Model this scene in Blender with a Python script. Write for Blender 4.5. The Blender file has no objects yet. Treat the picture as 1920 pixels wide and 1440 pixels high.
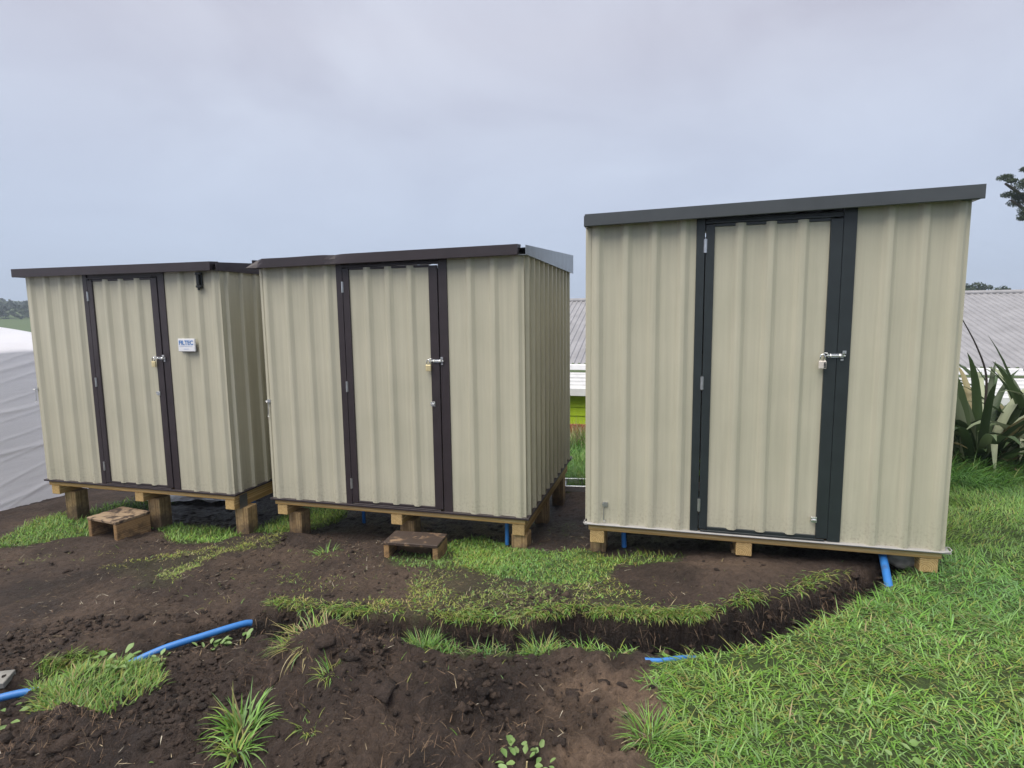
import bpy, bmesh, math, random
import numpy as np
from mathutils import Matrix, Vector

random.seed(7)
RNG = np.random.default_rng(11)
scene = bpy.context.scene
COL = scene.collection

# ------------------------------------------------------------------ camera
cam_data = bpy.data.cameras.new('camera')
cam_data.sensor_width = 36.0
cam_data.lens = 1093.8 / 1920.0 * 36.0
cam_data.clip_start = 0.05
cam_data.clip_end = 4000.0
cam = bpy.data.objects.new('camera', cam_data)
COL.objects.link(cam)
cam.matrix_world = (Matrix.Translation((0, 0, 1.6))
                    @ Matrix.Rotation(math.pi / 2 - 0.1188, 4, 'X')
                    @ Matrix.Rotation(-0.0131, 4, 'Z'))
scene.camera = cam

# ------------------------------------------------------------------ sky
SUN_EL, SUN_AZ = math.radians(63), math.radians(227)   # azimuth clockwise from +Y
world = bpy.data.worlds.new('World')
scene.world = world
world.use_nodes = True
wt = world.node_tree
wt.nodes.clear()


def wn(t, **kw):
    n = wt.nodes.new(t)
    for k, v in kw.items():
        setattr(n, k, v)
    return n


def wl(a, b):
    wt.links.new(a, b)


sky = wn('ShaderNodeTexSky', sky_type='NISHITA', sun_disc=False,
         sun_elevation=SUN_EL, sun_rotation=SUN_AZ)
sky.air_density = 1.0
sky.dust_density = 3.0
sky_s = wn('ShaderNodeVectorMath', operation='SCALE')
sky_s.inputs['Scale'].default_value = 0.10
wl(sky.outputs[0], sky_s.inputs[0])
geo = wn('ShaderNodeTexCoord')
sep = wn('ShaderNodeSeparateXYZ')
wl(geo.outputs['Generated'], sep.inputs[0])
# cloud deck: project the view direction on a flat layer overhead
zz = wn('ShaderNodeMath', operation='ABSOLUTE')
wl(sep.outputs['Z'], zz.inputs[0])
za = wn('ShaderNodeMath', operation='ADD')
wl(zz.outputs[0], za.inputs[0])
za.inputs[1].default_value = 0.30
cmb = wn('ShaderNodeCombineXYZ')
for ax in ('X', 'Y'):
    d = wn('ShaderNodeMath', operation='DIVIDE')
    wl(sep.outputs[ax], d.inputs[0])
    wl(za.outputs[0], d.inputs[1])
    wl(d.outputs[0], cmb.inputs[ax])
nz = wn('ShaderNodeTexNoise')
nz.inputs['Scale'].default_value = 1.5
nz.inputs['Detail'].default_value = 7.0
nz.inputs['Roughness'].default_value = 0.52
nz.inputs['Distortion'].default_value = 0.5
wl(cmb.outputs[0], nz.inputs['Vector'])
cr = wn('ShaderNodeValToRGB')
cr.color_ramp.elements[0].position = 0.30
cr.color_ramp.elements[0].color = (0.52, 0.52, 0.62, 1)
cr.color_ramp.elements[1].position = 0.72
cr.color_ramp.elements[1].color = (0.72, 0.75, 0.86, 1)
wl(nz.outputs['Fac'], cr.inputs[0])
# thin blue-grey air towards the horizon
hz = wn('ShaderNodeMapRange')
hz.inputs['From Min'].default_value = 0.02
hz.inputs['From Max'].default_value = 0.40
hz.inputs['To Min'].default_value = 1.0
hz.inputs['To Max'].default_value = 0.0
wl(zz.outputs[0], hz.inputs['Value'])
mixh = wn('ShaderNodeMix', data_type='RGBA')
wl(hz.outputs[0], mixh.inputs['Factor'])
wl(cr.outputs[0], mixh.inputs['A'])
mixh.inputs['B'].default_value = (0.53, 0.635, 0.825, 1)
mixs = wn('ShaderNodeMix', data_type='RGBA')
mixs.inputs['Factor'].default_value = 0.93
wl(sky_s.outputs[0], mixs.inputs['A'])
wl(mixh.outputs['Result'], mixs.inputs['B'])
bg = wn('ShaderNodeBackground')
bg.inputs['Strength'].default_value = 0.362
wl(mixs.outputs['Result'], bg.inputs['Color'])
wo = wn('ShaderNodeOutputWorld')
wl(bg.outputs[0], wo.inputs['Surface'])

sun_data = bpy.data.lights.new('sun', 'SUN')
sun_data.energy = 1.5
sun_data.angle = math.radians(60)
sun_data.color = (1.0, 0.93, 0.82)
sun = bpy.data.objects.new('sun', sun_data)
COL.objects.link(sun)
sd = Vector((math.sin(SUN_AZ) * math.cos(SUN_EL), math.cos(SUN_AZ) * math.cos(SUN_EL), math.sin(SUN_EL)))
sun.rotation_euler = (-sd).to_track_quat('-Z', 'Y').to_euler()

scene.view_settings.view_transform = 'Standard'
scene.view_settings.look = 'None'
scene.view_settings.gamma = 1.0
scene.view_settings.use_curve_mapping = False
scene.view_settings.exposure = 1.60
scene.render.engine = 'CYCLES'
scene.cycles.max_bounces = 6
scene.cycles.use_denoising = True


# ------------------------------------------------------------------ helpers
def tag(o, label=None, cat=None, group=None, kind=None):
    if label:
        o['label'] = label
    if cat:
        o['category'] = cat
    if group:
        o['group'] = group
    if kind:
        o['kind'] = kind
    return o


def empty(name, loc=(0, 0, 0), rz=0.0, label=None, cat=None, group=None):
    o = bpy.data.objects.new(name, None)
    o.empty_display_size = 0.1
    COL.objects.link(o)
    o.location = loc
    o.rotation_euler = (0, 0, rz)
    return tag(o, label, cat, group)


def link(name, me, mat, parent=None, loc=(0, 0, 0), rot=(0, 0, 0), smooth=False):
    o = bpy.data.objects.new(name, me)
    COL.objects.link(o)
    if mat is not None and not me.materials:
        me.materials.append(mat)
    if smooth:
        me.polygons.foreach_set('use_smooth', np.ones(len(me.polygons), bool))
    o.location = loc
    o.rotation_euler = rot
    if parent:
        o.parent = parent
    return o


class MB:
    def __init__(self):
        self.v, self.f = [], []

    def add(self, vs, fs):
        b = len(self.v)
        self.v += [tuple(map(float, q)) for q in vs]
        self.f += [tuple(b + i for i in q) for q in fs]
        return self

    def box(self, x0, x1, y0, y1, z0, z1):
        vs = [(x, y, z) for z in (z0, z1) for y in (y0, y1) for x in (x0, x1)]
        return self.add(vs, [(0, 2, 3, 1), (4, 5, 7, 6), (0, 1, 5, 4), (2, 6, 7, 3), (0, 4, 6, 2), (1, 3, 7, 5)])

    def tube(self, pts, r, n=10, caps=True):
        pts = [Vector(q) for q in pts]
        rs = r if isinstance(r, (list, tuple)) else [r] * len(pts)
        vs, fs = [], []
        up = Vector((0, 0, 1))
        prev = None
        for i, q in enumerate(pts):
            t = (pts[min(i + 1, len(pts) - 1)] - pts[max(i - 1, 0)]).normalized()
            if prev is None:
                a = t.cross(up if abs(t.z) < 0.9 else Vector((1, 0, 0))).normalized()
            else:
                a = (prev - t * prev.dot(t)).normalized()
            prev = a
            b = t.cross(a)
            for k in range(n):
                an = 2 * math.pi * k / n
                vs.append(q + (a * math.cos(an) + b * math.sin(an)) * rs[i])
        for i in range(len(pts) - 1):
            for k in range(n):
                k2 = (k + 1) % n
                fs.append((i * n + k, i * n + k2, (i + 1) * n + k2, (i + 1) * n + k))
        if caps:
            fs.append(tuple(range(n - 1, -1, -1)))
            fs.append(tuple((len(pts) - 1) * n + k for k in range(n)))
        return self.add(vs, fs)

    def mesh(self, name='m', bevel=0.0, seg=1):
        me = bpy.data.meshes.new(name)
        me.from_pydata(self.v, [], self.f)
        bm = bmesh.new()
        bm.from_mesh(me)
        bmesh.ops.recalc_face_normals(bm, faces=bm.faces)
        if bevel:
            bmesh.ops.bevel(bm, geom=bm.edges[:], offset=bevel, segments=seg, affect='EDGES', profile=0.6)
        bm.to_mesh(me)
        bm.free()
        me.update()
        return me

    def build(self, name, mat, parent=None, loc=(0, 0, 0), rot=(0, 0, 0), bevel=0.0, smooth=False):
        return link(name, self.mesh(name, bevel), mat, parent, loc, rot, smooth)


def fast_mesh(name, verts, quads=None, tris=None, cols=None):
    me = bpy.data.meshes.new(name)
    nv = len(verts)
    nq = 0 if quads is None else len(quads)
    nt = 0 if tris is None else len(tris)
    me.vertices.add(nv)
    me.vertices.foreach_set('co', np.asarray(verts, np.float32).ravel())
    loops = []
    if nq:
        loops.append(np.asarray(quads, np.int32).ravel())
    if nt:
        loops.append(np.asarray(tris, np.int32).ravel())
    loops = np.concatenate(loops)
    me.loops.add(len(loops))
    me.loops.foreach_set('vertex_index', loops)
    me.polygons.add(nq + nt)
    starts = np.concatenate([np.arange(nq) * 4, nq * 4 + np.arange(nt) * 3]).astype(np.int32)
    me.polygons.foreach_set('loop_start', starts)
    if cols is not None:
        for k, arr in cols.items():
            a = me.attributes.new(k, 'FLOAT_COLOR', 'POINT')
            if arr.shape[1] == 3:
                arr = np.concatenate([arr, np.ones((nv, 1))], 1)
            a.data.foreach_set('color', np.asarray(arr, np.float32).ravel())
    me.update(calc_edges=True)
    me.validate()
    return me


_TAB = np.random.default_rng(3).random((256, 256))


def vnoise(x, y):
    xi = np.floor(x).astype(int)
    yi = np.floor(y).astype(int)
    fx = x - xi
    fy = y - yi
    fx = fx * fx * fx * (fx * (fx * 6 - 15) + 10)
    fy = fy * fy * fy * (fy * (fy * 6 - 15) + 10)
    a = _TAB[xi & 255, yi & 255]
    b = _TAB[(xi + 1) & 255, yi & 255]
    c = _TAB[xi & 255, (yi + 1) & 255]
    d = _TAB[(xi + 1) & 255, (yi + 1) & 255]
    return (a + (b - a) * fx) * (1 - fy) + (c + (d - c) * fx) * fy


def fbm(x, y, sc, octs=4, rough=0.5, seed=0):
    t = np.zeros(np.shape(x))
    amp, tot = 1.0, 0.0
    for o in range(octs):
        k = sc * 2 ** o
        ca, sa = math.cos(o * 1.3 + seed), math.sin(o * 1.3 + seed)
        t = t + amp * (vnoise((x * ca - y * sa) * k + 37.1 * o + seed * 13.7, (x * sa + y * ca) * k + 11.3 * o + seed * 5.1) - 0.5)
        tot += amp
        amp *= rough
    return t / tot * 2


def sstep(a, b, x):
    t = np.clip((x - a) / (b - a), 0, 1)
    return t * t * (3 - 2 * t)


def in_poly(x, y, poly):
    x = np.asarray(x, float)
    y = np.asarray(y, float)
    ins = np.zeros(x.shape, bool)
    n = len(poly)
    for i in range(n):
        x0, y0 = poly[i]
        x1, y1 = poly[(i + 1) % n]
        c = (y0 > y) != (y1 > y)
        with np.errstate(divide='ignore', invalid='ignore'):
            ins ^= c & (x < (x1 - x0) * (y - y0) / ((y1 - y0) if y1 != y0 else 1e-9) + x0)
    return ins


def seg_dist(x, y, pts):
    """distance to a polyline and the running parameter along it"""
    best = np.full(np.shape(x), 1e9)
    par = np.zeros(np.shape(x))
    for i in range(len(pts) - 1):
        (ax, ay), (bx, by) = pts[i], pts[i + 1]
        dx, dy = bx - ax, by - ay
        t = np.clip(((x - ax) * dx + (y - ay) * dy) / (dx * dx + dy * dy), 0, 1)
        d = np.hypot(x - ax - t * dx, y - ay - t * dy)
        m = d < best
        best = np.where(m, d, best)
        par = np.where(m, i + t, par)
    return best, par


def poly_dist(x, y, poly):
    """signed distance, positive inside"""
    d, _ = seg_dist(x, y, list(poly) + [poly[0]])
    return np.where(in_poly(x, y, poly), d, -d)


# ------------------------------------------------------------------ materials
def material(name):
    m = bpy.data.materials.new(name)
    m.use_nodes = True
    nt = m.node_tree
    b = nt.nodes['Principled BSDF']
    return m, nt, b


def node(nt, t, **kw):
    n = nt.nodes.new(t)
    for k, v in kw.items():
        if k in n.inputs.keys():
            n.inputs[k].default_value = v
        else:
            setattr(n, k, v)
    return n


def noise_node(nt, scale, detail=4, rough=0.5, coord='Object', stretch=None, dist=0.0):
    tc = node(nt, 'ShaderNodeTexCoord')
    mp = node(nt, 'ShaderNodeMapping')
    nt.links.new(tc.outputs[coord], mp.inputs[0])
    if stretch:
        mp.inputs['Scale'].default_value = stretch
    n = node(nt, 'ShaderNodeTexNoise')
    n.inputs['Scale'].default_value = scale
    n.inputs['Detail'].default_value = detail
    n.inputs['Roughness'].default_value = rough
    n.inputs['Distortion'].default_value = dist
    nt.links.new(mp.outputs[0], n.inputs['Vector'])
    return n


def ramp(nt, src, stops):
    r = node(nt, 'ShaderNodeValToRGB')
    els = r.color_ramp.elements
    while len(els) < len(stops):
        els.new(0.5)
    for e, (p, c) in zip(els, stops):
        e.position = p
        e.color = (*c, 1) if len(c) == 3 else c
    nt.links.new(src, r.inputs[0])
    return r


def mixc(nt, fac, a, b, mode='MIX'):
    n = node(nt, 'ShaderNodeMix', data_type='RGBA')
    n.blend_type = mode
    for key, v in (('Factor', fac), ('A', a), ('B', b)):
        if hasattr(v, 'links'):
            nt.links.new(v, n.inputs[key])
        elif isinstance(v, (int, float)):
            n.inputs[key].default_value = v
        else:
            n.inputs[key].default_value = (*v, 1)
    return n.outputs['Result']


def bump(nt, b, h, strength, dist=0.01):
    n = node(nt, 'ShaderNodeBump')
    n.inputs['Strength'].default_value = strength
    n.inputs['Distance'].default_value = dist
    nt.links.new(h, n.inputs['Height'])
    nt.links.new(n.outputs[0], b.inputs['Normal'])
    return n


def simple(name, col, rough=0.5, metal=0.0, spec=0.5, var=0.12, nscale=12, bstr=0.0, stretch=None):
    m, nt, b = material(name)
    n = noise_node(nt, nscale, 5, 0.55, stretch=stretch)
    lo = tuple(c * (1 - var) for c in col)
    hi = tuple(min(1, c * (1 + var)) for c in col)
    r = ramp(nt, n.outputs['Fac'], [(0.3, lo), (0.7, hi)])
    nt.links.new(r.outputs[0], b.inputs['Base Color'])
    b.inputs['Roughness'].default_value = rough
    b.inputs['Metallic'].default_value = metal
    b.inputs['Specular IOR Level'].default_value = spec
    if bstr:
        bump(nt, b, n.outputs['Fac'], bstr)
    return m


def sheet_steel(name, col):
    """colour-coated steel wall sheet: faint vertical run marks, slight oil-canning"""
    m, nt, b = material(name)
    st = noise_node(nt, 1.0, 6, 0.6, stretch=(34, 34, 0.9))
    bl = noise_node(nt, 2.2, 4, 0.55)
    fi = noise_node(nt, 260, 2, 0.5)
    c1 = ramp(nt, st.outputs['Fac'], [(0.25, tuple(c * 0.88 for c in col)), (0.75, tuple(c * 1.07 for c in col))])
    c2 = ramp(nt, bl.outputs['Fac'], [(0.3, (0.90, 0.91, 0.90)), (0.7, (1.0, 1.0, 1.0))])
    c = mixc(nt, 1.0, c1.outputs[0], c2.outputs[0], 'MULTIPLY')
    # splashed mud film along the bottom hand's breadth
    tc = node(nt, 'ShaderNodeTexCoord')
    sp = node(nt, 'ShaderNodeSeparateXYZ')
    nt.links.new(tc.outputs['Object'], sp.inputs[0])
    mr = node(nt, 'ShaderNodeMapRange')
    mr.inputs['From Min'].default_value = 0.0
    mr.inputs['From Max'].default_value = 0.22
    mr.inputs['To Min'].default_value = 1.0
    mr.inputs['To Max'].default_value = 0.0
    nt.links.new(sp.outputs['Z'], mr.inputs['Value'])
    sn = noise_node(nt, 55, 4, 0.7)
    sr = ramp(nt, sn.outputs['Fac'], [(0.50, (0, 0, 0)), (0.70, (1, 1, 1))])
    mm = node(nt, 'ShaderNodeMath', operation='MULTIPLY')
    nt.links.new(mr.outputs[0], mm.inputs[0])
    nt.links.new(sr.outputs[0], mm.inputs[1])
    m2 = node(nt, 'ShaderNodeMath', operation='MULTIPLY')
    m2.inputs[1].default_value = 0.6
    nt.links.new(mm.outputs[0], m2.inputs[0])
    c = mixc(nt, m2.outputs[0], c, (0.20, 0.16, 0.12))
    nt.links.new(c, b.inputs['Base Color'])
    b.inputs['Roughness'].default_value = 0.46
    b.inputs['Specular IOR Level'].default_value = 0.4
    oc = noise_node(nt, 1.0, 3, 0.5, stretch=(7, 7, 1.6))
    ad = node(nt, 'ShaderNodeMath', operation='MULTIPLY_ADD')
    nt.links.new(fi.outputs['Fac'], ad.inputs[0])
    ad.inputs[1].default_value = 0.03
    nt.links.new(oc.outputs['Fac'], ad.inputs[2])
    bump(nt, b, ad.outputs[0], 0.28, 0.02)
    return m


def timber(name, axis, col_lo, col_hi, dirt=None, dirt_h=0.15):
    """sawn pine: growth rings about the length of the piece; dirt grows from the foot"""
    m, nt, b = material(name)
    tc = node(nt, 'ShaderNodeTexCoord')
    oi = node(nt, 'ShaderNodeObjectInfo')
    mp = node(nt, 'ShaderNodeMapping')
    sc = [1, 1, 1]
    sc['XYZ'.index(axis)] = 0.06
    mp.inputs['Scale'].default_value = sc
    nt.links.new(tc.outputs['Object'], mp.inputs[0])
    off = node(nt, 'ShaderNodeVectorMath', operation='ADD')
    offv = [0.012, -0.018, 0.02]
    off.inputs[1].default_value = offv
    nt.links.new(mp.outputs[0], off.inputs[0])
    wv = node(nt, 'ShaderNodeTexWave', wave_type='RINGS', rings_direction=axis)
    wv.inputs['Scale'].default_value = 28
    wv.inputs['Distortion'].default_value = 3.0
    wv.inputs['Detail'].default_value = 3
    wv.inputs['Detail Scale'].default_value = 2.0
    nt.links.new(off.outputs[0], wv.inputs['Vector'])
    st = [60, 60, 60]
    st['XYZ'.index(axis)] = 2.5
    g = noise_node(nt, 1.0, 5, 0.6, stretch=st)
    c = ramp(nt, wv.outputs['Fac'], [(0.2, col_hi), (0.9, col_lo)]).outputs[0]
    gm = ramp(nt, g.outputs['Fac'], [(0.3, (0.74, 0.72, 0.70)), (0.7, (1, 1, 1))]).outputs[0]
    c = mixc(nt, 1.0, c, gm, 'MULTIPLY')
    pm = ramp(nt, oi.outputs['Random'], [(0, (0.80, 0.80, 0.82)), (1, (1.06, 1.02, 0.97))]).outputs[0]
    c = mixc(nt, 1.0, c, pm, 'MULTIPLY')
    if dirt:
        sp = node(nt, 'ShaderNodeSeparateXYZ')
        nt.links.new(tc.outputs['Object'], sp.inputs[0])
        dn = noise_node(nt, 14, 5, 0.65)
        ad = node(nt, 'ShaderNodeMath', operation='MULTIPLY_ADD')
        nt.links.new(dn.outputs['Fac'], ad.inputs[0])
        ad.inputs[1].default_value = -0.45
        nt.links.new(sp.outputs['Z'], ad.inputs[2])
        mr = node(nt, 'ShaderNodeMapRange')
        mr.inputs['From Min'].default_value = dirt[0] - 0.225
        mr.inputs['From Max'].default_value = dirt[0] + dirt_h - 0.225
        mr.inputs['To Min'].default_value = 0.92
        mr.inputs['To Max'].default_value = 0.0
        nt.links.new(ad.outputs[0], mr.inputs['Value'])
        c = mixc(nt, mr.outputs[0], c, dirt[1])
    nt.links.new(c, b.inputs['Base Color'])
    b.inputs['Roughness'].default_value = 0.75
    b.inputs['Specular IOR Level'].default_value = 0.25
    bump(nt, b, g.outputs['Fac'], 0.35, 0.004)
    return m


M = {}
M['beige'] = sheet_steel('beige_sheet', (0.505, 0.485, 0.382))
M['brown_trim'] = simple('brown_trim', (0.033, 0.025, 0.029), 0.42, var=0.14, nscale=8)
M['slate_trim'] = simple('slate_trim', (0.021, 0.028, 0.031), 0.40, var=0.12, nscale=8)
M['slate_fascia'] = simple('slate_fascia', (0.060, 0.068, 0.074), 0.36, var=0.1, nscale=8)
M['zinc_fascia'] = simple('zinc_fascia', (0.22, 0.25, 0.27), 0.30, metal=0.35, var=0.15, nscale=10)
M['roof_steel'] = simple('roof_steel', (0.09, 0.085, 0.085), 0.4, var=0.12, nscale=6)
M['zinc'] = simple('zinc', (0.62, 0.64, 0.66), 0.32, metal=0.85, var=0.12, nscale=40)
M['brass'] = simple('brass', (0.72, 0.62, 0.36), 0.34, metal=0.45, var=0.12, nscale=40)
M['chrome'] = simple('chrome', (0.75, 0.76, 0.78), 0.2, metal=0.9, var=0.05, nscale=40)
M['black_plastic'] = simple('black_plastic', (0.012, 0.014, 0.015), 0.35, var=0.2)
M['white_pvc'] = simple('white_pvc', (0.36, 0.355, 0.35), 0.45, var=0.08, nscale=20)


def muddy_blue():
    m, nt, b = material('blue_pipe')
    n1 = noise_node(nt, 9, 6, 0.65)
    n2 = noise_node(nt, 45, 5, 0.7)
    c = ramp(nt, n2.outputs['Fac'], [(0.3, (0.032, 0.17, 0.50)), (0.7, (0.045, 0.21, 0.57))]).outputs[0]
    d = ramp(nt, n1.outputs['Fac'], [(0.54, (0, 0, 0)), (0.72, (1, 1, 1))])
    mm = node(nt, 'ShaderNodeMath', operation='MULTIPLY')
    nt.links.new(d.outputs[0], mm.inputs[0])
    nt.links.new(n2.outputs['Fac'], mm.inputs[1])
    c = mixc(nt, mm.outputs[0], c, (0.07, 0.055, 0.045))
    nt.links.new(c, b.inputs['Base Color'])
    b.inputs['Roughness'].default_value = 0.38
    return m


M['blue_pipe'] = muddy_blue()
PINE_LO, PINE_HI = (0.50, 0.335, 0.135), (0.70, 0.53, 0.265)
SOILC = (0.055, 0.040, 0.034)
M['pine_x'] = timber('pine_x', 'X', PINE_LO, PINE_HI)
M['pine_y'] = timber('pine_y', 'Y', PINE_LO, PINE_HI)
M['pine_z'] = timber('pine_z', 'Z', (0.36, 0.25, 0.125), (0.54, 0.40, 0.215), dirt=(-0.01, (0.10, 0.072, 0.052)), dirt_h=0.20)
M['ply_x'] = timber('worn_board_x', 'X', (0.24, 0.15, 0.085), (0.36, 0.25, 0.14), dirt=(-0.05, (0.09, 0.065, 0.045)), dirt_h=0.12)
M['ply_y'] = timber('worn_board_y', 'Y', (0.27, 0.165, 0.085), (0.42, 0.29, 0.15), dirt=(-0.07, (0.10, 0.07, 0.05)), dirt_h=0.10)
M['white_board'] = simple('white_board', (0.74, 0.76, 0.80), 0.4, var=0.03)
M['ink_blue'] = simple('ink_blue', (0.05, 0.19, 0.50), 0.5, var=0.05)
M['ink_pale'] = simple('ink_pale', (0.36, 0.46, 0.66), 0.5, var=0.05)


def muddy_board(name, base_lo, base_hi, amount):
    m, nt, b = material(name)
    g = noise_node(nt, 1.0, 5, 0.6, stretch=(4, 55, 55))
    c = ramp(nt, g.outputs['Fac'], [(0.3, base_lo), (0.7, base_hi)]).outputs[0]
    d = noise_node(nt, 11, 6, 0.65, dist=0.6)
    dm = ramp(nt, d.outputs['Fac'], [(amount - 0.05, (0, 0, 0)), (amount + 0.06, (1, 1, 1))])
    c = mixc(nt, dm.outputs[0], c, (0.05, 0.034, 0.027))
    nt.links.new(c, b.inputs['Base Color'])
    b.inputs['Roughness'].default_value = 0.62
    bump(nt, b, d.outputs['Fac'], 0.5, 0.01)
    return m


M['tread_pale'] = muddy_board('muddy_tread_pale', (0.25, 0.18, 0.12), (0.36, 0.27, 0.18), 0.52)
M['tread_dark'] = muddy_board('muddy_tread_dark', (0.20, 0.13, 0.08), (0.30, 0.20, 0.12), 0.40)


def leaf_mat(name, attr='tint', rough=0.5, trans=0.25, mul=(1, 1, 1)):
    m, nt, b = material(name)
    a = node(nt, 'ShaderNodeAttribute', attribute_name=attr)
    c = mixc(nt, 1.0, a.outputs['Color'], mul, 'MULTIPLY')
    nt.links.new(c, b.inputs['Base Color'])
    b.inputs['Roughness'].default_value = rough
    b.inputs['Specular IOR Level'].default_value = 0.35
    tr = node(nt, 'ShaderNodeBsdfTranslucent')
    nt.links.new(c, tr.inputs['Color'])
    mx = node(nt, 'ShaderNodeMixShader')
    mx.inputs[0].default_value = trans
    nt.links.new(b.outputs[0], mx.inputs[1])
    nt.links.new(tr.outputs[0], mx.inputs[2])
    nt.links.new(mx.outputs[0], nt.nodes['Material Output'].inputs['Surface'])
    return m


M['blade'] = leaf_mat('grass_blade')
M['leaf'] = leaf_mat('leaf', trans=0.2)
M['litter'] = leaf_mat('litter', rough=0.8, trans=0.0)


def soil_material():
    m, nt, b = material('soil')
    z = node(nt, 'ShaderNodeAttribute', attribute_name='zone')   # r turf, g wet soil and painted-in shade, b dry brown
    sp = node(nt, 'ShaderNodeSeparateColor')
    nt.links.new(z.outputs['Color'], sp.inputs[0])
    n1 = noise_node(nt, 2.3, 6, 0.6)
    n2 = noise_node(nt, 30, 8, 0.74, dist=0.4)
    n3 = noise_node(nt, 120, 5, 0.75)
    c = ramp(nt, n1.outputs['Fac'], [(0.25, (0.054, 0.038, 0.031)), (0.52, (0.098, 0.070, 0.057)), (0.8, (0.150, 0.109, 0.086))]).outputs[0]
    f = ramp(nt, n2.outputs['Fac'], [(0.28, (0.42, 0.40, 0.40)), (0.70, (1.2, 1.18, 1.15))]).outputs[0]
    c = mixc(nt, 1.0, c, f, 'MULTIPLY')
    c = mixc(nt, sp.outputs['Blue'], c, mixc(nt, 1.0, f, (0.29, 0.205, 0.145), 'MULTIPLY'))
    c = mixc(nt, sp.outputs['Green'], c, mixc(nt, 1.0, f, (0.020, 0.0155, 0.0145), 'MULTIPLY'))  # near-black tone that carries painted shade as well as damp
    gcol = ramp(nt, n2.outputs['Fac'], [(0.3, (0.034, 0.058, 0.014)), (0.7, (0.105, 0.175, 0.040))]).outputs[0]
    c = mixc(nt, sp.outputs['Red'], c, gcol)
    sk = ramp(nt, n3.outputs['Fac'], [(0.64, (0, 0, 0)), (0.74, (1, 1, 1))])
    sm = node(nt, 'ShaderNodeMath', operation='MULTIPLY')
    sm.inputs[1].default_value = 0.35
    nt.links.new(sk.outputs[0], sm.inputs[0])
    c = mixc(nt, sm.outputs[0], c, (0.17, 0.135, 0.105))
    nt.links.new(c, b.inputs['Base Color'])
    r = node(nt, 'ShaderNodeMapRange')
    r.inputs['To Min'].default_value = 0.78
    r.inputs['To Max'].default_value = 0.36
    nt.links.new(sp.outputs['Green'], r.inputs['Value'])
    nt.links.new(r.outputs[0], b.inputs['Roughness'])
    b.inputs['Specular IOR Level'].default_value = 0.4
    ad = node(nt, 'ShaderNodeMath', operation='MULTIPLY_ADD')
    nt.links.new(n3.outputs['Fac'], ad.inputs[0])
    ad.inputs[1].default_value = 0.6
    nt.links.new(n2.outputs['Fac'], ad.inputs[2])
    bump(nt, b, ad.outputs[0], 1.0, 0.045)
    return m


M['soil'] = soil_material()

# ------------------------------------------------------------------ ground
CTRL = np.array([(-1.94, 5, -.31), (-.95, 4.8, -.26), (.03, 4.4, -.23), (.62, 3.95, -.07), (1.48, 3.62, .0), (2.5, 3.4, -.0),
                 (-4.46, 5.7, -.39), (-3.6, 5.6, -.43), (-2.6, 5.4, -.43), (.3, 5.6, -.46), (.51, 6.2, -.45), (3, 4, 0.02),
                 (5, 6, 0.0), (3, 2, 0.03), (5, 3, .05), (-5.3, 6.2, -.45), (-5, 4, -.36), (-3, 3.4, -.27), (-1.5, 3.6, -.18),
                 (0, 3.4, -.08), (-2, 2.2, -.15), (0, 2, 0), (1.5, 2.2, .02), (0, 0, 0), (-3, 0, -.1), (3, 0, .05), (0, 8, -.5),
                 (3, 7.5, -.2), (0, 11, -.9), (6, 10, -.5), (-6, 9, -.8), (-8, 5, -.6), (8, 5, .05), (-3.5, 7.6, -.6),
                 (2, 5.5, -.12), (-8, 0, -.4), (9, 0, .1)])


def _fit():
    P = CTRL[:, :2]
    n = len(P)
    K = np.linalg.norm(P[:, None] - P[None], axis=2)
    A = np.zeros((n + 3, n + 3))
    A[:n, :n] = K - np.eye(n) * 0.35
    A[:n, n] = 1
    A[:n, n + 1:] = P
    A[n, :n] = 1
    A[n + 1:, :n] = P.T
    b = np.zeros(n + 3)
    b[:n] = CTRL[:, 2]
    return np.linalg.solve(A, b)


_W = _fit()


def base_h(x, y):
    x = np.asarray(x, float)
    y = np.asarray(y, float)
    xc = np.clip(x, -12, 12)
    yc = np.clip(y, -4, 14)
    z = np.full(x.shape, _W[-3]) + _W[-2] * xc + _W[-1] * yc
    for (px, py, _), w in zip(CTRL, _W):
        z = z + w * np.hypot(xc - px, yc - py)
    return z - 0.10 * np.maximum(0, np.minimum(y, 40) - 14)


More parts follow.
